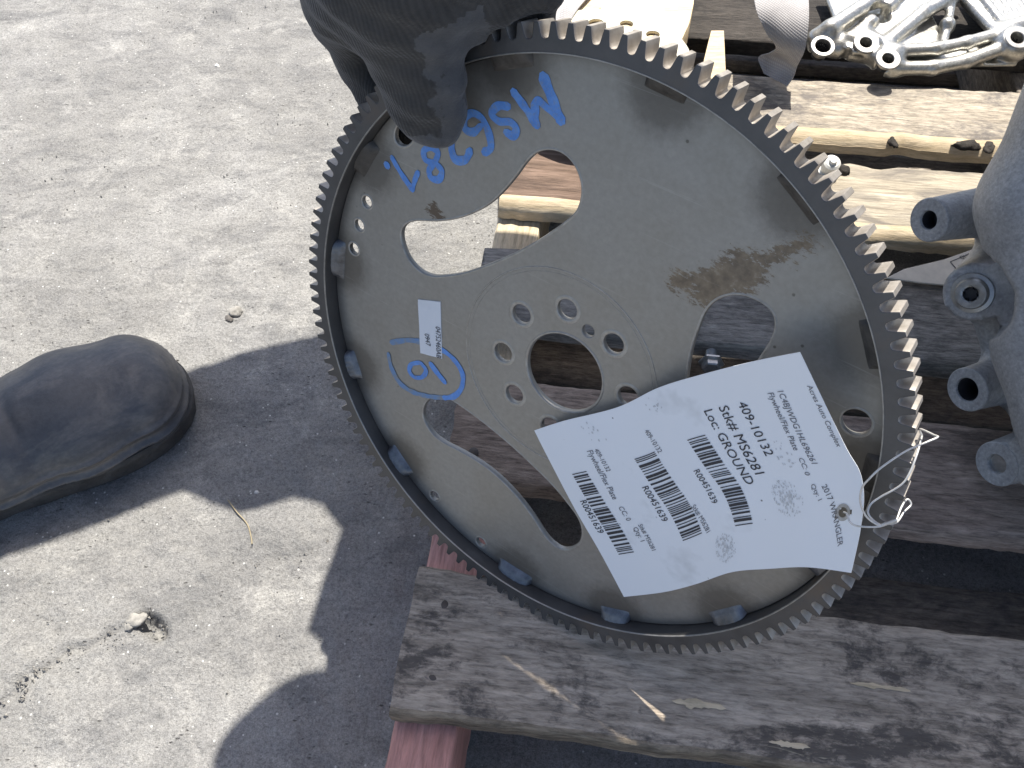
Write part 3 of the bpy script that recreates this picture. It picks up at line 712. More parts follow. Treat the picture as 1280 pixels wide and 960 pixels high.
# wire tie
M['wire'] = mat_simple('pale thin tie wire', (.62, .60, .56), .4, .3, .15, 200)
def wire(pts):
    P = spline(np.array([plate_w(on_plate(q[:2], q[2]/1000)) for q in pts]), 8); return P
z5 = lambda x, y, h: (960+x/4, 480+y/4, h)
wroot = empty('tie_wire', plate_w(on_plate((1105, 655), .02))); tag(wroot, 'thin pale wire looped through the paper tag hole and round a tooth', 'wire')
def addwire(pts, r=.00042):
    P = wire(pts)-np.array(wroot.location); v, f = tube(P, r, 7); pyd('strand', v, f, M['wire'], wroot, True)
addwire([z5(378, 640, 12), z5(395, 650, 17), z5(410, 690, 19), z5(440, 708, 20), z5(480, 714, 21), z5(540, 714, 20), z5(575, 708, 19), z5(610, 690, 17), z5(640, 690, 14)])
addwire([z5(575, 708, 19), z5(540, 700, 20), z5(490, 660, 22), z5(462, 590, 24), z5(470, 520, 25), z5(510, 470, 26), z5(570, 415, 24), z5(690, 335, 18), z5(790, 292, 12), z5(848, 266, 8), z5(830, 255, 4), z5(762, 226, -4), z5(770, 260, -6)])
addwire([z5(770, 260, -6), z5(762, 290, 0), z5(745, 350, 6), z5(715, 430, 10), z5(680, 490, 12), z5(630, 528, 13), z5(560, 566, 14), z5(515, 600, 16), z5(500, 640, 18), z5(520, 675, 19), z5(560, 703, 19), z5(590, 700, 18)])
addwire([z5(600, 700, 18), z5(645, 690, 12), z5(680, 640, 6), z5(714, 605, 2), z5(705, 580, 2), z5(690, 580, 3), z5(665, 620, 8), z5(640, 690, 14)])
for k in range(3): addwire([z5(570+x, 706-x*.35+5*math.sin(x*.35+k*2.1), 18.5+1.2*math.cos(x*.35+k*2.1)) for x in range(0, 75, 5)], .0004)

# ------------------------------------------------------------------ person: gloved hand, sleeve, boot, trouser leg
def mat_knit():
    k = NT('black knit glove'); v = k.co()
    w = k.n('ShaderNodeTexWave', wave_type='BANDS', bands_direction='X'); w.inputs['Scale'].default_value = 185; w.inputs['Distortion'].default_value = .9; w.inputs['Detail'].default_value = 2; w.inputs['Detail Scale'].default_value = .25
    tx = on_plate((537, 139), .012)-on_plate((512, 52), .025); k.l(k.co(rot=(0, 0, math.atan2(tx[0], tx[1]))), w.inputs['Vector']); n1 = k.noise(v, 55, 6, .65); n2 = k.noise(v, 700, 3, .6)
    c = k.ramp(n1, [(.3, (.038, .037, .035)), (.7, (.068, .065, .061))])
    c = k.mix(.5, c, k.ramp(w.outputs['Fac'], [(.2, .78), (.8, 1.12)]), 'MULTIPLY')
    at = k.n('ShaderNodeAttribute', attribute_name='coat'); ca = k.ramp(k.math('ADD', at.outputs['Fac'], k.math('MULTIPLY', k.math('SUBTRACT', k.noise(v, 420, 4, .7), .5), .7)), [(.42, 0.0), (.58, 1.0)])
    cc = k.ramp(k.noise(v, 90, 5, .65), [(.3, (.068, .069, .071)), (.7, (.112, .112, .112))]); c = k.mix(ca, c, cc)
    wf = k.math('MULTIPLY', w.outputs['Fac'], k.math('SUBTRACT', 1.0, ca))
    k.set(Base_Color=c, Roughness=k.ramp(ca, [(0, .9), (1, .6)]), Specular_IOR_Level=.25, Sheen_Weight=.2, Sheen_Roughness=.5)
    p = k.bump(wf, .3, .0006); p = k.bump(k.noise(v, 70, 4, .6), .5, .004, p); k.bump(n2, .4, .0006, p); return k.m
M['knit'] = mat_knit()
M['coat'] = mat_simple('smooth black glove dip', (.095, .096, .098), .62, 0, .3, 80, .5, 260, .0008, .35)
M['lint'] = mat_simple('fuzzy grey seam', (.17, .165, .155), .9, 0, .3, 300, .8, 500, .001, .1)
M['cloth'] = mat_simple('dark work cloth', (.030, .033, .042), .9, 0, .3, 40, .5, 500, .0008, .15)
M['rubber'] = None
person = empty('person', (-.60, .36, 0)); tag(person, 'worker in dusty black rubber boot and black knit glove gripping the toothed plate', 'person')
PO = np.array([-.60, .36, 0])
def L(px, py, h): p = on_plate((px, py), h/1000); return p
# thumb in front of the plate, palm over the rim, four fingers behind; plate-local coordinates
TH_ = [(539, 143, 11, 15.5), (528, 102, 17, 18.3), (516, 54, 23, 20.3), (502, 5, 28, 23), (484, -45, 32, 29)]
PALM = [(490, -45, 32, 30), (540, -75, 6, 34), (600, -55, -8, 27), (650, -22, -16, 20)]
THEN = [(490, -45, 32, 30), (445, -22, 24, 23), (428, 0, 8, 17)]
FG = [[(428, 0, 8, 17), (433, 30, -16, 15.5), (452, 72, -28, 13.5), (478, 118, -29, 12.5), (506, 168, -28, 11)],
      [(505, -70, -4, 22), (498, 0, -26, 14.5), (530, 70, -30, 12.5), (556, 130, -29, 11.5), (575, 175, -28, 10)],
      [(570, -70, -10, 20), (575, -5, -28, 13.5), (600, 60, -30, 12), (622, 115, -29, 11), (638, 155, -28, 9.5)],
      [(640, -28, -16, 17), (650, 10, -28, 13), (668, 60, -30, 11.5), (684, 100, -29, 10.5), (695, 130, -28, 9)]]
palm_w = plate_w(L(540, -75, 6)); wr_w = palm_w+np.array([-.012, .045, .085]); cf_w = wr_w+np.array([-.004, .012, .06])
def to_l(w): d = np.array(w)-Cw; return np.array([d@Aw, d@Ew, d@Nw])
def glove(x, y, z):
    D = None
    def add(ch, k):
        nonlocal D
        for a, b in zip(ch[:-1], ch[1:]):
            c = cap(x, y, z, L(*a[:3]), L(*b[:3]), a[3]/1000, b[3]/1000)
            D = c if D is None else smin(D, c, k)
    add(TH_, .006); add(PALM, .012); add(THEN, .012)
    fd = None
    for ch in FG:
        cdist = None
        for a, b in zip(ch[:-1], ch[1:]):
            c = cap(x, y, z, L(*a[:3]), L(*b[:3]), a[3]/1000, b[3]/1000); cdist = c if cdist is None else smin(cdist, c, .004)
        fd = cdist if fd is None else np.minimum(fd, cdist)
    D = smin(D, fd, .007)
    pl = to_l(palm_w); wl = to_l(wr_w); cl = to_l(cf_w)
    D = smin(D, cap(x, y, z, pl, wl, .036, .031), .02); D = smin(D, cap(x, y, z, wl, cl, .031, .035), .012)
    # keep clear of the steel: ring and disc
    r = np.sqrt(x*x+y*y); ringd = np.maximum(np.maximum(r-.1702, z-.0006), -.0138-z)
    D = np.maximum(D, -(ringd-.0004))
    D = D+.0009*np.sin(x*190+y*60)*np.sin(z*170+y*120)+.0006*np.sin(y*410+x*150)
    return D
cs = np.array([L(*q[:3]) for ch in [TH_, PALM, THEN]+FG for q in ch]+[to_l(palm_w), to_l(wr_w), to_l(cf_w)])
V, Q = sdf_mesh(glove, cs.min(0)-.04, cs.max(0)+.04, .0021)
gl = npmesh('glove', V, Q, M['knit'], person)
gl.matrix_parent_inverse = Matrix.Identity(4); gl.matrix_local = Matrix.Translation(-Vector(PO))@PLM
gl['label'] = 'black knit glove with smooth dipped thumb tip'
t0, t1 = L(*TH_[0][:3]), L(*TH_[2][:3]); ax = (t0-t1)/np.linalg.norm(t0-t1)
sd = np.cross(ax, [0, 0, 1]); sd = sd if sd[0] > 0 else -sd
pc = V; s_ = (pc-t0)@ax; u_ = (pc-t0)@sd
near = (np.linalg.norm(np.cross(pc-t0, ax), axis=1) < .034) & (pc[:, 2] > -.008)
jag = .002*vnoise(pc, 420, 3)+.003*vnoise(pc, 160, 4); sg = lambda q: 1/(1+np.exp(-np.clip(q/.0012, -30, 30)))
coat = np.maximum(sg(s_+jag-.001), sg(u_+jag-.0125+.12*s_)*(s_ > -.05))*near
at_ = gl.data.attributes.new('coat', 'FLOAT', 'POINT'); at_.data.foreach_set('value', coat.astype(np.float32))
# fuzzy seam along the thumb's left side
P = [L(*q) for q in [(462, 55, 27), (472, 72, 24), (478, 92, 20), (486, 112, 16), (497, 128, 11)]]
sp = spline(P, 10); sp += .0012*np.c_[vnoise(sp, 300, 1), vnoise(sp, 300, 2), vnoise(sp, 300, 3)]
v, f = tube(sp, .0022+.0012*vnoise(sp, 260, 5), 8); o = pyd('seam_lint', v, f, M['lint'], gl, True)
# sleeve; its unseen upper arm is bent and sized to cast shade
SA = cf_w-np.array([0, 0, .012]); SB = np.array([-.065, .50, .78]); SE = np.array([.17, .425, .95])
def sleeve(x, y, z):
    D = cap(x, y, z, SA, SB, .052, .062); D = smin(D, cap(x, y, z, SB, SE, .060, .056), .03)
    D = D+.0025*np.sin(z*95+x*40)+.002*np.sin(z*160-y*70); return np.maximum(D, SA[2]-z)
V, Q = sdf_mesh(sleeve, np.minimum(SA, SE)-.12, np.maximum(SB, SE)+.12, .006); sv = npmesh('sleeve', V-PO, Q, M['cloth'], person)

# boot, local x towards the toe
def mat_rubber():
    k = NT('dusty black rubber'); v = k.co(); n1 = k.noise(v, 30, 6, .65, .3); n2 = k.noise(v, 260, 5, .65)
    c = k.ramp(n1, [(.3, (.062, .064, .068)), (.7, (.098, .099, .102))])
    geo = k.n('ShaderNodeNewGeometry')
    dust = k.ramp(k.noise(k.co((14, 30, 30)), 1, 6, .65, .5), [(.46, 0.0), (.66, .75)])
    c = k.mix(dust, c, (.21, .19, .165)); c = k.mix(.5, c, k.ramp(n2, [(.3, .65), (.7, 1.3)]), 'MULTIPLY')
    sp = k.ramp(k.vor(v, 120), [(0, 1.0), (.06, 1.0), (.10, 0.0)]); gate = k.ramp(k.noise(v, 35, 3), [(.62, 0.0), (.66, .7)])
    c = k.mix(k.math('MULTIPLY', sp, gate), c, (.3, .29, .27))
    k.set(Base_Color=c, Roughness=k.ramp(n1, [(.3, .40), (.7, .60)]), Specular_IOR_Level=.55)
    p = k.bump(n2, .3, .0008); k.bump(n1, .3, .003, p); return k.m
M['rubber'] = mat_rubber()
M['sole'] = mat_simple('scuffed boot sole rubber', (.078, .076, .073), .75, 0, .35, 70, .7, 160, .0015, .25, ((.11, .10, .085), 40, .5, .75, .6))
toe_w = np.array([-.303, .462, 0]); ang = math.radians(33)
BM = Matrix.Translation(Vector(toe_w)-Vector(PO))@Matrix.Rotation(ang, 4, 'Z')@Matrix.Translation((-.300, 0, 0))
def bootf(x, y, z):
    yy = y*.76
    D = cap(x, yy, z, (.2555, -.002, .0365), (.205, 0, .038), .0425, .0425)
    D = smin(D, cap(x, yy, z, (.205, 0, .039), (.14, .002, .043), .0425, .0365), .02)
    D = smin(D, cap(x, yy, z, (.14, .002, .044), (.06, 0, .095), .0365, .042), .03)
    D = smin(D, cap(x, yy, z, (.055, 0, .03), (.040, 0, .12), .036, .042), .02)
    D = smin(D, cap(x, y, z, (.045, 0, .13), (.050, 0, .36), .055, .066), .03)
    for cx_, am in ((.165, .0022), (.142, .003), (.118, .0026)):
        D = D+am*np.exp(-((x-cx_-.10*y*y/.05-.12*(z-.07))/.0050)**2)*np.clip((z-.045)*30, 0, 1)
    tb = np.sqrt((x-.185)**2+(z-.0)**2)-.0895; D = D-.0030*np.exp(-((z-.031)/.0022)**2)+.0014*np.exp(-((z-.037)/.0016)**2)-.0018*np.exp(-((z-.044)/.0020)**2)*np.clip((x-.12)*30, 0, 1)
    D = np.maximum(D, .014-z); return np.maximum(D, z-.35)
V, Q = sdf_mesh(bootf, (-.04, -.085, 0), (.32, .085, .37), .0021)
boot = npmesh('boot', V, Q, M['rubber'], person); boot.matrix_local = BM; boot['label'] = 'dusty black rubber boot with rounded toe'
half = [(.2985, .000), (.297, .015), (.2905, .031), (.276, .0445), (.254, .0530), (.222, .0555), (.18, .0500), (.13, .0420), (.08, .0395), (.035, .0400), (.008, .032), (-.004, .016), (-.006, 0)]
sol = spline([(x, y) for x, y in half]+[(x, -y*1.02) for x, y in half[-2:0:-1]], 6, True)
rows = [(.94, .0), (1.0, .004), (1.0, .015), (1.05, .0165), (1.06, .0210), (1.03, .0235), (.92, .0245)]
V = []; f = []; n = len(sol); cen = np.array([.15, 0])
for s_, z_ in rows:
    for i in range(n):
        d = sol[i]-cen; q = sol[i]+d/np.linalg.norm(d)*((s_-1)*.06); V.append((q[0], q[1], z_+(.0006*math.sin(i*1.3) if z_ < .016 and z_ > 0 else 0)))
for k in range(len(rows)-1):
    for i in range(n): f.append((k*n+i, k*n+(i+1) % n, (k+1)*n+(i+1) % n, (k+1)*n+i))
f.append(tuple(range(n))[::-1]); f.append(tuple((len(rows)-1)*n+i for i in range(n)))
so_ = pyd('sole', V, f, M['sole'], boot, True); so_.data.set_sharp_from_angle(angle=math.radians(50)); so_['label'] = 'scuffed black sole with raised welt'
def trouser(x, y, z):
    D = cap(x, y, z, (-.585, .375, .30), (-.57, .42, .50), .085, .078); D = smin(D, cap(x, y, z, (-.57, .42, .50), (-.86, .36, .53), .08, .10), .03)
    return np.maximum(D+.003*np.sin(z*80+x*50), .29-z)
V, Q = sdf_mesh(trouser, (-.99, .24, .27), (-.47, .53, .65), .007); npmesh('trouser_leg', V-PO, Q, M['cloth'], person)

# ------------------------------------------------------------------ grey gearbox casting on the right
def mat_cast(name, lo, hi, rough, metal, grit=.8):
    k = NT(name); v = k.co(); n1 = k.noise(v, 26, 6, .65); n2 = k.noise(v, 420, 5, .7); n3 = k.noise(v, 130, 4, .6)
    c = k.ramp(n1, [(.3, lo), (.7, hi)]); c = k.mix(.6, c, k.ramp(n2, [(.3, .55), (.52, 1.0), (.72, 1.5)]), 'MULTIPLY')
    c = k.mix(k.ramp(n3, [(.58, 0.0), (.75, .5)]), c, tuple(.55*q for q in lo))
    k.set(Base_Color=c, Metallic=metal, Roughness=rough); p = k.bump(n2, grit, .0007); k.bump(n3, .25, .002, p); return k.m
M['cast'] = mat_cast('dusty grey cast aluminium', (.34, .345, .35), (.48, .485, .49), .55, .3)
M['cast_hole'] = mat_simple('dark bore', (.05, .05, .055), .5, .4)  # even dark tone for the bores and the drive recess
M['bolt'] = mat_simple('galvanised bolt steel', (.42, .42, .41), .38, .8, .25, 200, .3, 400, .0004)
ghO = uv(.55, .36, GT); gh = empty('gearbox_housing', tuple(ghO)); tag(gh, 'sand grey cast gearbox housing with bolt bosses standing on the pallet', 'gearbox housing')
fd = np.array([-.88, -.40, .26]); fd /= np.linalg.norm(fd); fb = np.array([-.62, -.62, .48]); fb /= np.linalg.norm(fb)
b1, bb, b3, b4 = at_z((1161, 275), .245), at_z((1216, 366), .215), at_z((1209, 487), .165), at_z((1246, 580), .150)
def housing(x, y, z):
    D = cap(x, y, z, b1-fd*.004, b1-fd*.13, .0142, .021)
    D = smin(D, cap(x, y, z, at_z((1400, 70), .36), at_z((1312, 240), .29), .040, .034), .022)
    D = smin(D, cap(x, y, z, at_z((1300, 260), .28), at_z((1315, 430), .22), .032, .030), .018)
    D = smin(D, cap(x, y, z, bb-fb*.004, bb-fb*.05, .0190, .022), .012)
    D = smin(D, cap(x, y, z, b3-fd*.004, b3-fd*.12, .0150, .021), .012)
    D = smin(D, cap(x, y, z, b4-fd*.004, b4-fd*.12, .0150, .020), .012)
    D = smin(D, cap(x, y, z, at_z((1315, 430), .22), at_z((1350, 620), .17), .030, .028), .015)
    D = smin(D, rbox(x, y, z, (.64, .50, .28), (.15, .22, .155), .05), .04)
    for p_, q_, r_ in ((b1-fd*.08, bb-fb*.045, .013), (bb-fb*.03, b3-fd*.045, .012), (b3-fd*.05, b4-fd*.05, .012)): D = smin(D, cap(x, y, z, p_, q_, r_), .010)
    for b_, f_ in ((b1, fd), (bb, fb), (b3, fd), (b4, fd)):   # flat machined ends
        pr = (x-b_[0])*f_[0]+(y-b_[1])*f_[1]+(z-b_[2])*f_[2]; dd = np.sqrt(np.maximum((x-b_[0])**2+(y-b_[1])**2+(z-b_[2])**2-pr**2, 0))
        D = np.where(dd < .03, np.maximum(D, pr), D)
    for b_, f_, r_, d_ in ((b1, fd, .0060, .02), (b3, fd, .0080, .03), (b4, fd, .0064, .02)):
        D = np.maximum(D, -cap(x, y, z, b_-f_*d_, b_+f_*.03, r_+.0012))
    return np.maximum(D, GT+.001-z)
V, Q = sdf_mesh(housing, (.20, .17, .12), (.82, .78, .48), .0030); npmesh('casting', V-ghO, Q, M['cast'], gh)
def boss(c, f_, r0, r1, dep_, mat2=None):
    Mx = Matrix.Translation(-Vector(ghO))@frame(c, f_)
    lathe('boss_face', [(r0, -.006), (r0+.0001, -.0005), (r0+.0006, .0004), (r1-.0006, .0004), (r1, -.0003), (r1, -.003)], 40, M['cast'], gh, Mx)
    lathe('bore', [(r0+.0002, -.0004), (r0, -.002), (r0*.98, -dep_), (0, -dep_)], 32, mat2 or M['cast_hole'], gh, Mx)
boss(b1, fd, .0058, .0142, .012); boss(b3, fd, .0078, .0150, .02); boss(b4, fd, .0062, .0150, .003, M['bolt'])
Mx = Matrix.Translation(-Vector(ghO))@frame(bb, fb)
bo = lathe('flange_bolt', [(0, .0020), (.0042, .0020), (.0048, .0062), (.0072, .0068), (.0092, .0066), (.0100, .0052), (.0104, .0025), (.0128, .0020), (.0132, .0006), (.0132, -.002)], 40, M['bolt'], gh, Mx)
V = []; f = []                                                # six-lobed drive recess
for z_, sc_ in ((.0070, 1), (.0028, .96)):
    for k in range(36): t = 2*PI*k/36; r = (.0046+.0011*math.cos(6*t))*sc_; V.append((r*math.cos(t), r*math.sin(t), z_))
for k in range(36): f.append((k, (k+1) % 36, 36+(k+1) % 36, 36+k))
f.append(tuple(range(36, 72))); o = pyd('drive_recess', V, f, M['cast_hole'], bo)

# ------------------------------------------------------------------ bright aluminium bracket, top right
M['alu'] = mat_cast('bright bare aluminium', (.40, .39, .355), (.56, .545, .50), .36, .85, .25)
zk = lambda x, y: (1000+x/4.571, y/4.571)
abz = GT+.022
def A_(x, y, h=0): return at_z(zk(x, y), abz+h)
abO = A_(600, 250); abO[2] = GT; ab = empty('aluminium_bracket', tuple(abO)); tag(ab, 'shiny ribbed aluminium engine bracket lying on the pallet beside the grey strap', 'bracket')
upv = np.array([0, -.35, .94])
BF = [((133, 258), -.001, .014), ((368, 258), .004, .014), ((497, 345), .003, .014), ((1207, 258), .011, .016)]
def bracket(x, y, z):
    D = None
    def add(pts, r, k=.004, r2=None):
        nonlocal D
        for a, b in zip(pts[:-1], pts[1:]):
            c = cap(x, y, z, a, b, r, r2 or r); D = c if D is None else smin(D, c, k)
    add([A_(90, 215, -.004), A_(170, 165, .004), A_(430, -5, .012), A_(560, -90, .014)], .0085)
    add([A_(290, 215, .0), A_(400, 130, .006), A_(520, 20, .010), A_(640, -90, .012)], .006)
    add([A_(510, 235, .0), A_(700, 75, .010), A_(860, -20, .014), A_(1000, -90, .016)], .0075)
    add([A_(812, 265, -.002), A_(845, 140, .004), A_(868, 0, .010), A_(880, -90, .012)], .0045)
    add([A_(840, 150, .004), A_(842, 140, .006)], .0075)
    add([A_(560, 290, 0), A_(780, 280, 0), A_(950, 245, .002), A_(1130, 195, .004)], .0062)
    add([A_(560, 390, -.01), A_(760, 388, -.01), A_(950, 350, -.008), A_(1110, 290, -.002)], .0068)
    add([A_(950, 10, .008), A_(1125, 195, .004)], .0058); add([A_(1000, -60, .012), A_(1180, 170, .004)], .0050)
    add([A_(120, 255, -.012), A_(330, 290, -.012)], .0135, .006); add([A_(370, 255, -.006), A_(500, 340, -.008)], .0145, .006)
    add([A_(495, 345, -.008), A_(500, 420, -.02)], .0125, .006); add([A_(1205, 255, .0), A_(1225, 255, .0)], .0165, .004); add([A_(1140, 180, .004), A_(1300, 130, .006)], .0085)
    web = np.minimum(rbox(x, y, z, A_(470, 100, -.004), (.05, .062, .003), .002), rbox(x, y, z, A_(1220, 70, -.004), (.035, .06, .003), .002))
    chan = rbox(x, y, z, A_(880, 320, -.014), (.055, .018, .002), .001)
    D = smin(smin(D, web, .003), chan, .003)
    for a0, a1, b0, b1_, h in (((300, 215), (640, -90), (505, 240), (960, -90), -.001), ((1120, 190), (950, -20), (1320, 120), (1200, -90), 0.0)):
        for t in np.linspace(.06, .94, 9):
            D = np.minimum(D, cap(x, y, z, A_(a0[0]+(b0[0]-a0[0])*t, a0[1]+(b0[1]-a0[1])*t, h), A_(a1[0]+(b1_[0]-a1[0])*t, a1[1]+(b1_[1]-a1[1])*t, h+.008), .0042))
    for q, r in (((133, 258), .0075), ((368, 258), .0058), ((497, 345), .0056), ((1207, 258), .0064), ((280, 280), .004), ((440, 110), .011)):
        c = A_(*q, 0); h0 = .022 if q != (440, 110) else .004; D = np.maximum(D, -cap(x, y, z, c-upv*h0*(1 if q != (440, 110) else -1), c+upv*.06, r))
    for q, hf, r1 in BF:
        c = A_(*q, 0); pr = (x-c[0])*upv[0]+(y-c[1])*upv[1]+(z-c[2])*upv[2]; dd = np.sqrt(np.maximum((x-c[0])**2+(y-c[1])**2+(z-c[2])**2-pr**2, 0))
        D = np.where(dd < r1, np.maximum(D, pr-hf), D)
    return np.maximum(D, GT+.004-z)
c1, c2 = A_(-20, 470), A_(1420, -90); lo = np.minimum(c1, c2); hi = np.maximum(c1, c2); lo[0] -= .03; hi[0] += .03; lo[1] -= .03; hi[1] += .03; lo[2] = GT; hi[2] = abz+.045
V, Q = sdf_mesh(bracket, lo, hi, .0019); npmesh('casting', V-abO, Q, M['alu'], ab)
M['machined'] = mat_simple('machined aluminium face', (.46, .44, .40), .35, .8, .12, 120, .15, 500, .0003)
for (q, hf, r1), r0 in zip(BF, (.0075, .0058, .0056, .0064)):
    lathe('boss_face', [(r0, -.010), (r0, -.0002), (r0+.0006, .0004), (.0112, .0004), (.0118, -.0002), (.0118, -.002)], 36, M['machined'], ab, Matrix.Translation(-Vector(abO))@frame(A_(*q, 0)+upv/np.linalg.norm(upv)*hf, upv))
    lathe('bore', [(r0+.0001, -.0006), (r0-.0002, -.014), (0, -.014)], 28, M['cast_hole'], ab, Matrix.Translation(-Vector(abO))@frame(A_(*q, 0)+upv/np.linalg.norm(upv)*hf, upv))

# ------------------------------------------------------------------ small things on the pallet
def slab(name, poly, z0, z1, mats, n_res=1, jitter=0):        # world-space polygon extruded with a small bevel
    poly = np.array(poly, float); c = poly.mean(0); me = flat_curve(name, [[tuple(q-c) for q in poly]], (z1-z0)/2-.0006, .0006, 1)
    o = link(name, me, mats); o.location = (c[0], c[1], (z0+z1)/2); me.polygons.foreach_set('use_smooth', [True]*len(me.polygons)); me.set_sharp_from_angle(angle=math.radians(35)); return o
zb_ = GT+.040
bl = slab('wood_block', [at_z(q, zb_)[:2] for q in [(640, -70), (740, -78), (868, -80), (869, -20), (867, 5), (862, 28), (853, 48), (842, 60), (826, 68), (640, 70)]], GT+.002, zb_, [M['pine_clean']])
tag(bl, 'clean pale pine block with a rounded end under the round metal plate', 'wood block')
M['flange'] = mat_simple('dull yellowish zinc', (.46, .43, .33), .45, .5, .2, 60, .2, 300, .0005)
fc = at_z((752, 74), zb_+.003); hl = []
for q, r in (((745, 30), .0075), ((783, 31), .0062), ((816, 44), .0062), ((795, 40), .003), ((838, 72), .006)):
    p = at_z(q, zb_+.003)-fc; hl.append(circ(p[0], p[1], r, 24))
me = flat_curve('round_flange', [circ(0, 0, .083, 120)]+hl, .0012, .0006, 2); rf = link('round_flange', me, M['flange']); rf.location = (fc[0], fc[1], zb_+.0022)
me.polygons.foreach_set('use_smooth', [True]*len(me.polygons)); me.set_sharp_from_angle(angle=math.radians(35))
tag(rf, 'thin round yellowish metal plate with holes lying on the pine block', 'metal plate')
def mat_web(name='grey webbing'):
    k = NT(name); v = k.co(); ck = k.n('ShaderNodeTexWave', wave_type='BANDS', bands_direction='DIAGONAL'); ck.inputs['Scale'].default_value = 170; k.l(v, ck.inputs['Vector'])
    w2 = k.n('ShaderNodeTexWave', wave_type='BANDS', bands_direction='X'); w2.inputs['Scale'].default_value = 210; k.l(v, w2.inputs['Vector'])
    m = k.math('MULTIPLY', ck.outputs['Fac'], w2.outputs['Fac']); n1 = k.noise(v, 40, 5, .6)
    c = k.ramp(n1, [(.3, (.34, .325, .32)), (.7, (.48, .46, .45))]); c = k.mix(.4, c, k.ramp(m, [(0, .6), (.6, 1.15)]), 'MULTIPLY')
    k.set(Base_Color=c, Roughness=.75, Specular_IOR_Level=.3); k.bump(m, .6, .0008); return k.m
M['web'] = mat_web()
def ribbon(name, rows, th=.0012, nw=8, label=None):
    Lw = spline([at_z(r[0], r[2]) for r in rows], 7); Rw = spline([at_z(r[1], r[3]) for r in rows], 7); n = len(Lw); G_ = np.zeros((n, nw+1, 3))
    for j in range(nw+1):
        t = j/nw; G_[:, j] = Lw*(1-t)+Rw*t
    nn = np.cross(np.gradient(G_, axis=0), np.gradient(G_, axis=1)); nn /= np.linalg.norm(nn, axis=2)[:, :, None]+1e-9
    ripple = .0015*np.sin(np.linspace(0, PI*2, nw+1))[None, :, None]*np.sin(np.linspace(0, 5, n))[:, None, None]; G_ = G_+nn*ripple
    o0 = G_[n//2, nw//2].copy(); V = np.concatenate([(G_+nn*th/2).reshape(-1, 3), (G_-nn*th/2).reshape(-1, 3)])-o0; f = []; m = nw+1; K = n*m
    for i in range(n-1):
        for j in range(nw): a = i*m+j; f += [(a, a+m, a+m+1, a+1), (K+a, K+a+1, K+a+m+1, K+a+m)]
        f += [(i*m, K+i*m, K+(i+1)*m, (i+1)*m), (i*m+nw, (i+1)*m+nw, K+(i+1)*m+nw, K+i*m+nw)]
    for j in range(nw): f += [(j, j+1, K+j+1, K+j), ((n-1)*m+j, K+(n-1)*m+j, K+(n-1)*m+j+1, (n-1)*m+j+1)]
    o = pyd(name, V, f, M['web'], None, True); o.location = o0; o.data.set_sharp_from_angle(angle=math.radians(60)); return o
st1 = ribbon('webbing_strap', [((940, -60), (1000, -60), .20, .20), ((941, -20), (1008, -25), .205, .20), ((945, 12), (1011, 18), .20, .195), ((957, 40), (1007, 58), .185, .175), ((970, 58), (1000, 76), .170, .158), ((962, 66), (996, 84), .152, .146), ((948, 72), (992, 96), .140, .137), ((955, 92), (984, 108), .131, .131)])
tag(st1, 'folded silver grey webbing strap hanging down beside the aluminium bracket', 'strap')
st2 = ribbon('webbing_strap', [((682, 40), (708, 36), .170, .170), ((686, 12), (722, 12), .170, .170), ((690, -15), (748, -20), .1715, .1715), ((700, -50), (770, -60), .172, .172)])
tag(st2, 'flat end of grey webbing strap lying on the pine block', 'strap')
scr = slab('sunlit_patch', [at_z(q, GT+.006)[:2] for q in [(889, 38), (905, 38), (906, 60), (908, 104), (893, 100), (876, 92), (881, 70)]], GT+.0015, GT+.006, [M['pine_raw']])  # added pale piece stands in for a patch of sunlight in the gap
tag(scr, 'small pale tapered piece standing for a sunlit patch in the gap behind the wheel teeth', 'light patch')
ch = slab('wood_chip', [at_z(q, zb_+.003)[:2] for q in [(734, 12), (744, 7), (751, 9), (748, 12), (738, 15)]], zb_+.0006, zb_+.003, [M['pine_raw']]); tag(ch, 'tiny brown wood chip on the clean pine block', 'wood chip')
# printed card scrap
M['card'] = mat_simple('buff card', (.66, .60, .50), .8, 0, .12, 80, .2, 300, .0005)
cz = GT+.0045; cpoly = [at_z(q, cz)[:2] for q in [(1108, 347), (1130, 336), (1180, 324), (1222, 309), (1232, 318), (1226, 338), (1193, 357), (1150, 353)]]
cs_ = slab('card_scrap', cpoly, cz-.0016, cz, [M['card']]); tag(cs_, 'buff triangular card scrap with black print beside the gearbox bosses', 'card')
def card_pt(q): p = at_z(q, cz+.0005); return np.array([p[0]-cs_.location.x, p[1]-cs_.location.y])
czl = cz+.0003-cs_.location.z
print_on('printed_text', 'QUALITY', lambda q: (q[0], q[1], czl), card_pt((1202, 324)), card_pt((1228, 315)), cs_, M['ink'], 1.0)
print_on('printed_text', 'INSPECTED', lambda q: (q[0], q[1], czl), card_pt((1200, 334)), card_pt((1224, 325)), cs_, M['ink'], .8)
for a, b, w in [((1188, 327), (1200, 341), .0009), ((1188, 327), (1222, 313), .0007)]:
    a, b = card_pt(a), card_pt(b); d = (b-a)/np.linalg.norm(b-a); nn = np.array([-d[1], d[0]])*w/2
    pyd('printed_line', [(*(a+nn), czl), (*(a-nn), czl), (*(b-nn), czl), (*(b+nn), czl)], [(0, 1, 2, 3)], M['ink'], cs_)
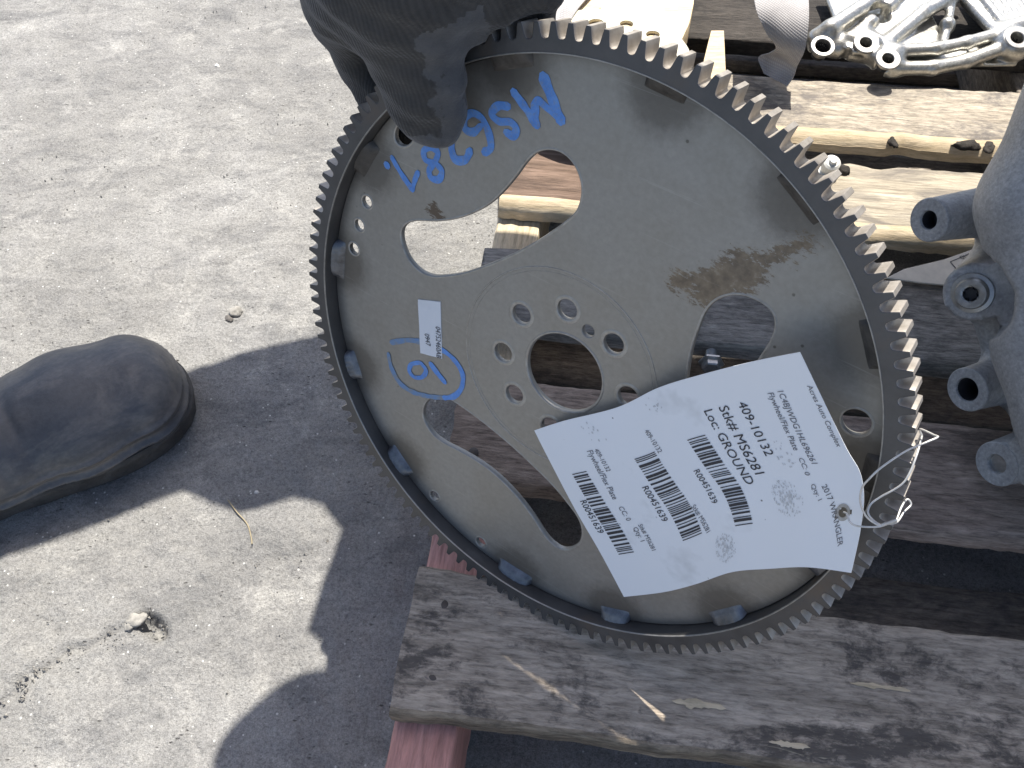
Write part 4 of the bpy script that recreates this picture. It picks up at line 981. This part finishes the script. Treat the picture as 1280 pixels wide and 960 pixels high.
# white plastic clip, bark crumbs, stray bolt
M['plast'] = mat_simple('off white plastic', (.66, .65, .60), .5, 0, .1, 60)
cp = at_z((1036, 206), GT+.008); cl = empty('plastic_clip', (cp[0], cp[1], GT+.001)); tag(cl, 'small off white plastic clip on the sunlit deck board', 'clip')
lathe('cap', [(0, .016), (.0055, .016), (.0075, .0145), (.0080, .009), (.0066, .0085), (.0062, .002), (.0085, .0015), (.0088, 0), (0, 0)], 26, M['plast'], cl, Matrix.Rotation(.35, 4, 'X'))
lathe('button', [(.0, .019), (.0028, .0188), (.0034, .0178), (.0034, .015)], 18, M['plast'], cl, Matrix.Rotation(.35, 4, 'X'))
M['bark'] = mat_simple('black bark crumb', (.045, .040, .035), .9, 0, .4, 120, 1, 200, .002, .2)
def lump(name, c, r, sc, mat, seed, parent=None, sub=3):
    bm = bmesh.new(); bmesh.ops.create_icosphere(bm, subdivisions=sub, radius=1)
    co = np.array([v.co[:] for v in bm.verts]); d = 1+.30*vnoise(co, 1.4, seed)+.22*vnoise(co, 3.1, seed+1)+.12*vnoise(co, 7, seed+2)
    for v, k in zip(bm.verts, d): v.co = Vector((v.co.x*sc[0], v.co.y*sc[1], v.co.z*sc[2]))*float(k)*r
    me = bpy.data.meshes.new(name); bm.to_mesh(me); bm.free(); o = link(name, me, mat, parent, True); o.location = c; o.rotation_euler.z = seed*1.3; return o
for i, (q, r, sc_, lab) in enumerate([((1116, 178), .006, (1.2, .6, .5), 'small black bark crumb on the worn edge of the pale board'), ((1208, 182), .008, (1.5, .6, .5), 'larger black bark crumb on the worn board edge by the gearbox'),
                         ((1236, 183), .0065, (1.4, .7, .4), 'flat grey bark flake touching the gearbox housing'), ((1052, 213), .007, (1, .8, .6), 'tiny black crumb beside the white plastic clip')]):
    zc_ = GT+(.002 if i == 3 else -.004); p = at_z(q, zc_); tag(lump('bark_crumb', (p[0], p[1], zc_), r, sc_, M['bark'], 40+i), lab, 'bark')
sb0 = at_z((889, 455), .115); sbd = np.array([uv(.3, 1)[0]-uv(.3, 0)[0], uv(.3, 1)[1]-uv(.3, 0)[1], -.10]); sbd /= np.linalg.norm(sbd)
sbo = empty('stray_bolt', tuple(sb0)); tag(sbo, 'dirty steel bolt in a deck gap seen through the right window of the wheel', 'bolt')
R4 = frame((0, 0, 0), -sbd)
lathe('bolt_head', [(0, .006), (.0062, .0058), (.0074, .005), (.0074, .0005), (.0098, 0), (.0098, -.0016), (.004, -.0016)], 6, M['bolt'], sbo, R4)
lathe('shank', [(.0042, 0)]+[(.0042+(.0005 if k % 2 else 0), -.003-.0009*k) for k in range(22)]+[(0, -.024)], 18, M['bolt'], sbo, R4)

# ------------------------------------------------------------------ litter on the concrete
M['stone'] = mat_simple('pale stone', (.30, .285, .255), .9, 0, .3, 200, .6, 400, .001)
M['stone_w'] = mat_simple('white stone', (.62, .61, .57), .85, 0, .15, 200, .4, 400, .001)
M['stone_d'] = mat_simple('dark stone', (.12, .11, .10), .9, 0, .3, 200, .6, 400, .001)
for i, (q, r, m_, lab) in enumerate([((272, 84), .0034, 'stone_w', 'bright white pebble on the sunlit concrete'), ((295, 392), .0065, 'stone', 'jagged pale stone crumb above the toe of the boot'), ((287, 400), .004, 'stone_d', 'small dark crumb touching the jagged pale stone'),
                            ((172, 776), .0062, 'stone', 'pale stone wedged in the concrete pothole'), ((164, 783), .0045, 'stone', 'small grey stone beside the concrete pothole'), ((321, 616), .0018, 'stone_w', 'tiny white grain in the shaded concrete beside the boot')]):
    p = at_z(q, 0); tag(lump('pebble', (p[0], p[1], r*.35), r, (1.1, .85, .7), M[m_], 60+i), lab, 'pebble')
M['straw'] = mat_simple('dry straw', (.30, .25, .16), .8)
P = spline([at_z(q, .003) for q in [(285, 625), (296, 640), (309, 655), (314, 672), (315, 680)]], 6); o0 = P[0].copy(); v, f = tube(P-o0, .0006, 6); tw = pyd('dry_stalk', v, f, M['straw'], None, True); tw.location = o0
tag(tw, 'thin dry grass stalk lying at the shadow edge on the concrete', 'stalk')
rngg = np.random.default_rng(3); V = []; F4 = []
for i in range(1700):                                         # loose grit, denser along the crack
    if i < 260:
        k = rngg.integers(0, len(crack)-1); p = crack[k]+(crack[k+1]-crack[k])*rngg.random()+rngg.normal(0, .009, 2); r = rngg.uniform(.0006, .0019)
    else: p = np.array([rngg.uniform(-.66, .0), rngg.uniform(.1, 1.2)]); r = rngg.uniform(.0004, .0012)
    n = len(V); a = rngg.random()*6
    for k in range(4): V.append((p[0]+r*math.cos(a+k*PI/2)*rngg.uniform(.6, 1.3), p[1]+r*math.sin(a+k*PI/2)*rngg.uniform(.6, 1.3), -.0006))
    V.append((p[0]+r*.2, p[1], r*rngg.uniform(.5, 1.1)+.0006))
    F4 += [(n, n+1, n+4), (n+1, n+2, n+4), (n+2, n+3, n+4), (n+3, n, n+4)]
gr = pyd('grit', V, F4, M['stone']); gr['kind'] = 'stuff'; gr['label'] = 'loose pale grit scattered over the concrete'; gr['category'] = 'grit'

# ------------------------------------------------------------------ big panel added beyond the frame's upper edge to cast shade
M['panel'] = mat_simple('black shade plastic', (.04, .04, .042), .6, 0, .2, 40, .3, 200, .001)
S3 = np.array([SUN.x, SUN.y, SUN.z])/SUN.z
def panel_h(x): return .70-.20*min(max((x+.2)/.9, 0), 1)
def lift(px, z0):                                             # from a shaded spot up the sun's ray to the panel
    p = at_z(px, z0); h = .6
    for _ in range(8): h = panel_h(p[0]+S3[0]*(h-z0))
    return p+S3*(h-z0)
pp = [lift(q, z) for q, z in [((-260, 600), 0), ((-120, 552), 0), ((0, 518), 0), ((150, 484), 0), ((240, 462), 0), ((330, 436), 0), ((400, 420), 0)]]+[lift((640, 293), GT-.02), lift((900, 290), GT), lift((1110, 292), GT), lift((1280, 300), GT)]
pp += [np.array([.9, .62, .50]), np.array([1.25, .60, .50]), np.array([1.25, .32, .50]), np.array([.55, .26, panel_h(.55)])]
def liftp(t, d): p = plate_w(np.array([.170*math.cos(math.radians(t)), .170*math.sin(math.radians(t)), -.006])); h = .6; \
    h = panel_h(p[0]+S3[0]*(h-p[2])); h = panel_h(p[0]+S3[0]*(h-p[2])); return p+S3*(h-p[2])+np.array([d*.45, d, 0])
pp += [liftp(t, .018) for t in (15, 35, 60, 85)]+[liftp(105, .02)]
pp += [lift(q, 0) for q in [(520, 860), (440, 830), (385, 785), (404, 725), (418, 690), (428, 660), (405, 632), (370, 622), (330, 634), (300, 640), (262, 628), (228, 612), (120, 652), (0, 700), (-120, 745), (-260, 800)]]
pc_ = np.array(pp); c0 = pc_.mean(0); n = len(pc_)
from mathutils.geometry import tessellate_polygon
tri = [tuple(t) for t in tessellate_polygon([[Vector((q[0], q[1], 0)) for q in pc_]])]
V = [tuple(q-c0) for q in pc_]+[tuple(q-c0+np.array([0, 0, .004])) for q in pc_]
f = tri+[tuple(n+k for k in t[::-1]) for t in tri]+[(i, (i+1) % n, n+(i+1) % n, n+i) for i in range(n)]
pn = pyd('shade_panel', V, f, M['panel']); pn.location = c0
bm = bmesh.new(); bm.from_mesh(pn.data); bmesh.ops.recalc_face_normals(bm, faces=bm.faces); bm.to_mesh(pn.data); bm.free()
tag(pn, 'large black shade plastic panel added out of view to cast shade', 'panel')

for q, ln, wd_, sd in [((872, 882), .030, .006, 1), ((1098, 860), .034, .0035, 2), ((985, 932), .022, .004, 3)]:  # bare scars on the front deck board
    p = at_z(q, GT); r = random.Random(sd); V = []; f = []; n = 14
    for k in range(n):
        t = k/(n-1)*2-1; w = wd_*math.sqrt(max(1-t*t, .02))*r.uniform(.5, 1.2); V += [(t*ln/2, w/2, 0), (t*ln/2+r.uniform(-.001, .001), -w/2*r.uniform(.5, 1.2), 0)]
    for k in range(n-1): f.append((2*k, 2*k+1, 2*k+3, 2*k+2))
    o = pyd('bare_scar', V, f, M['pine_raw'], pallet); w = pallet.matrix_world.inverted()@Vector(p); o.location = (w.x, w.y, GT+.0022)
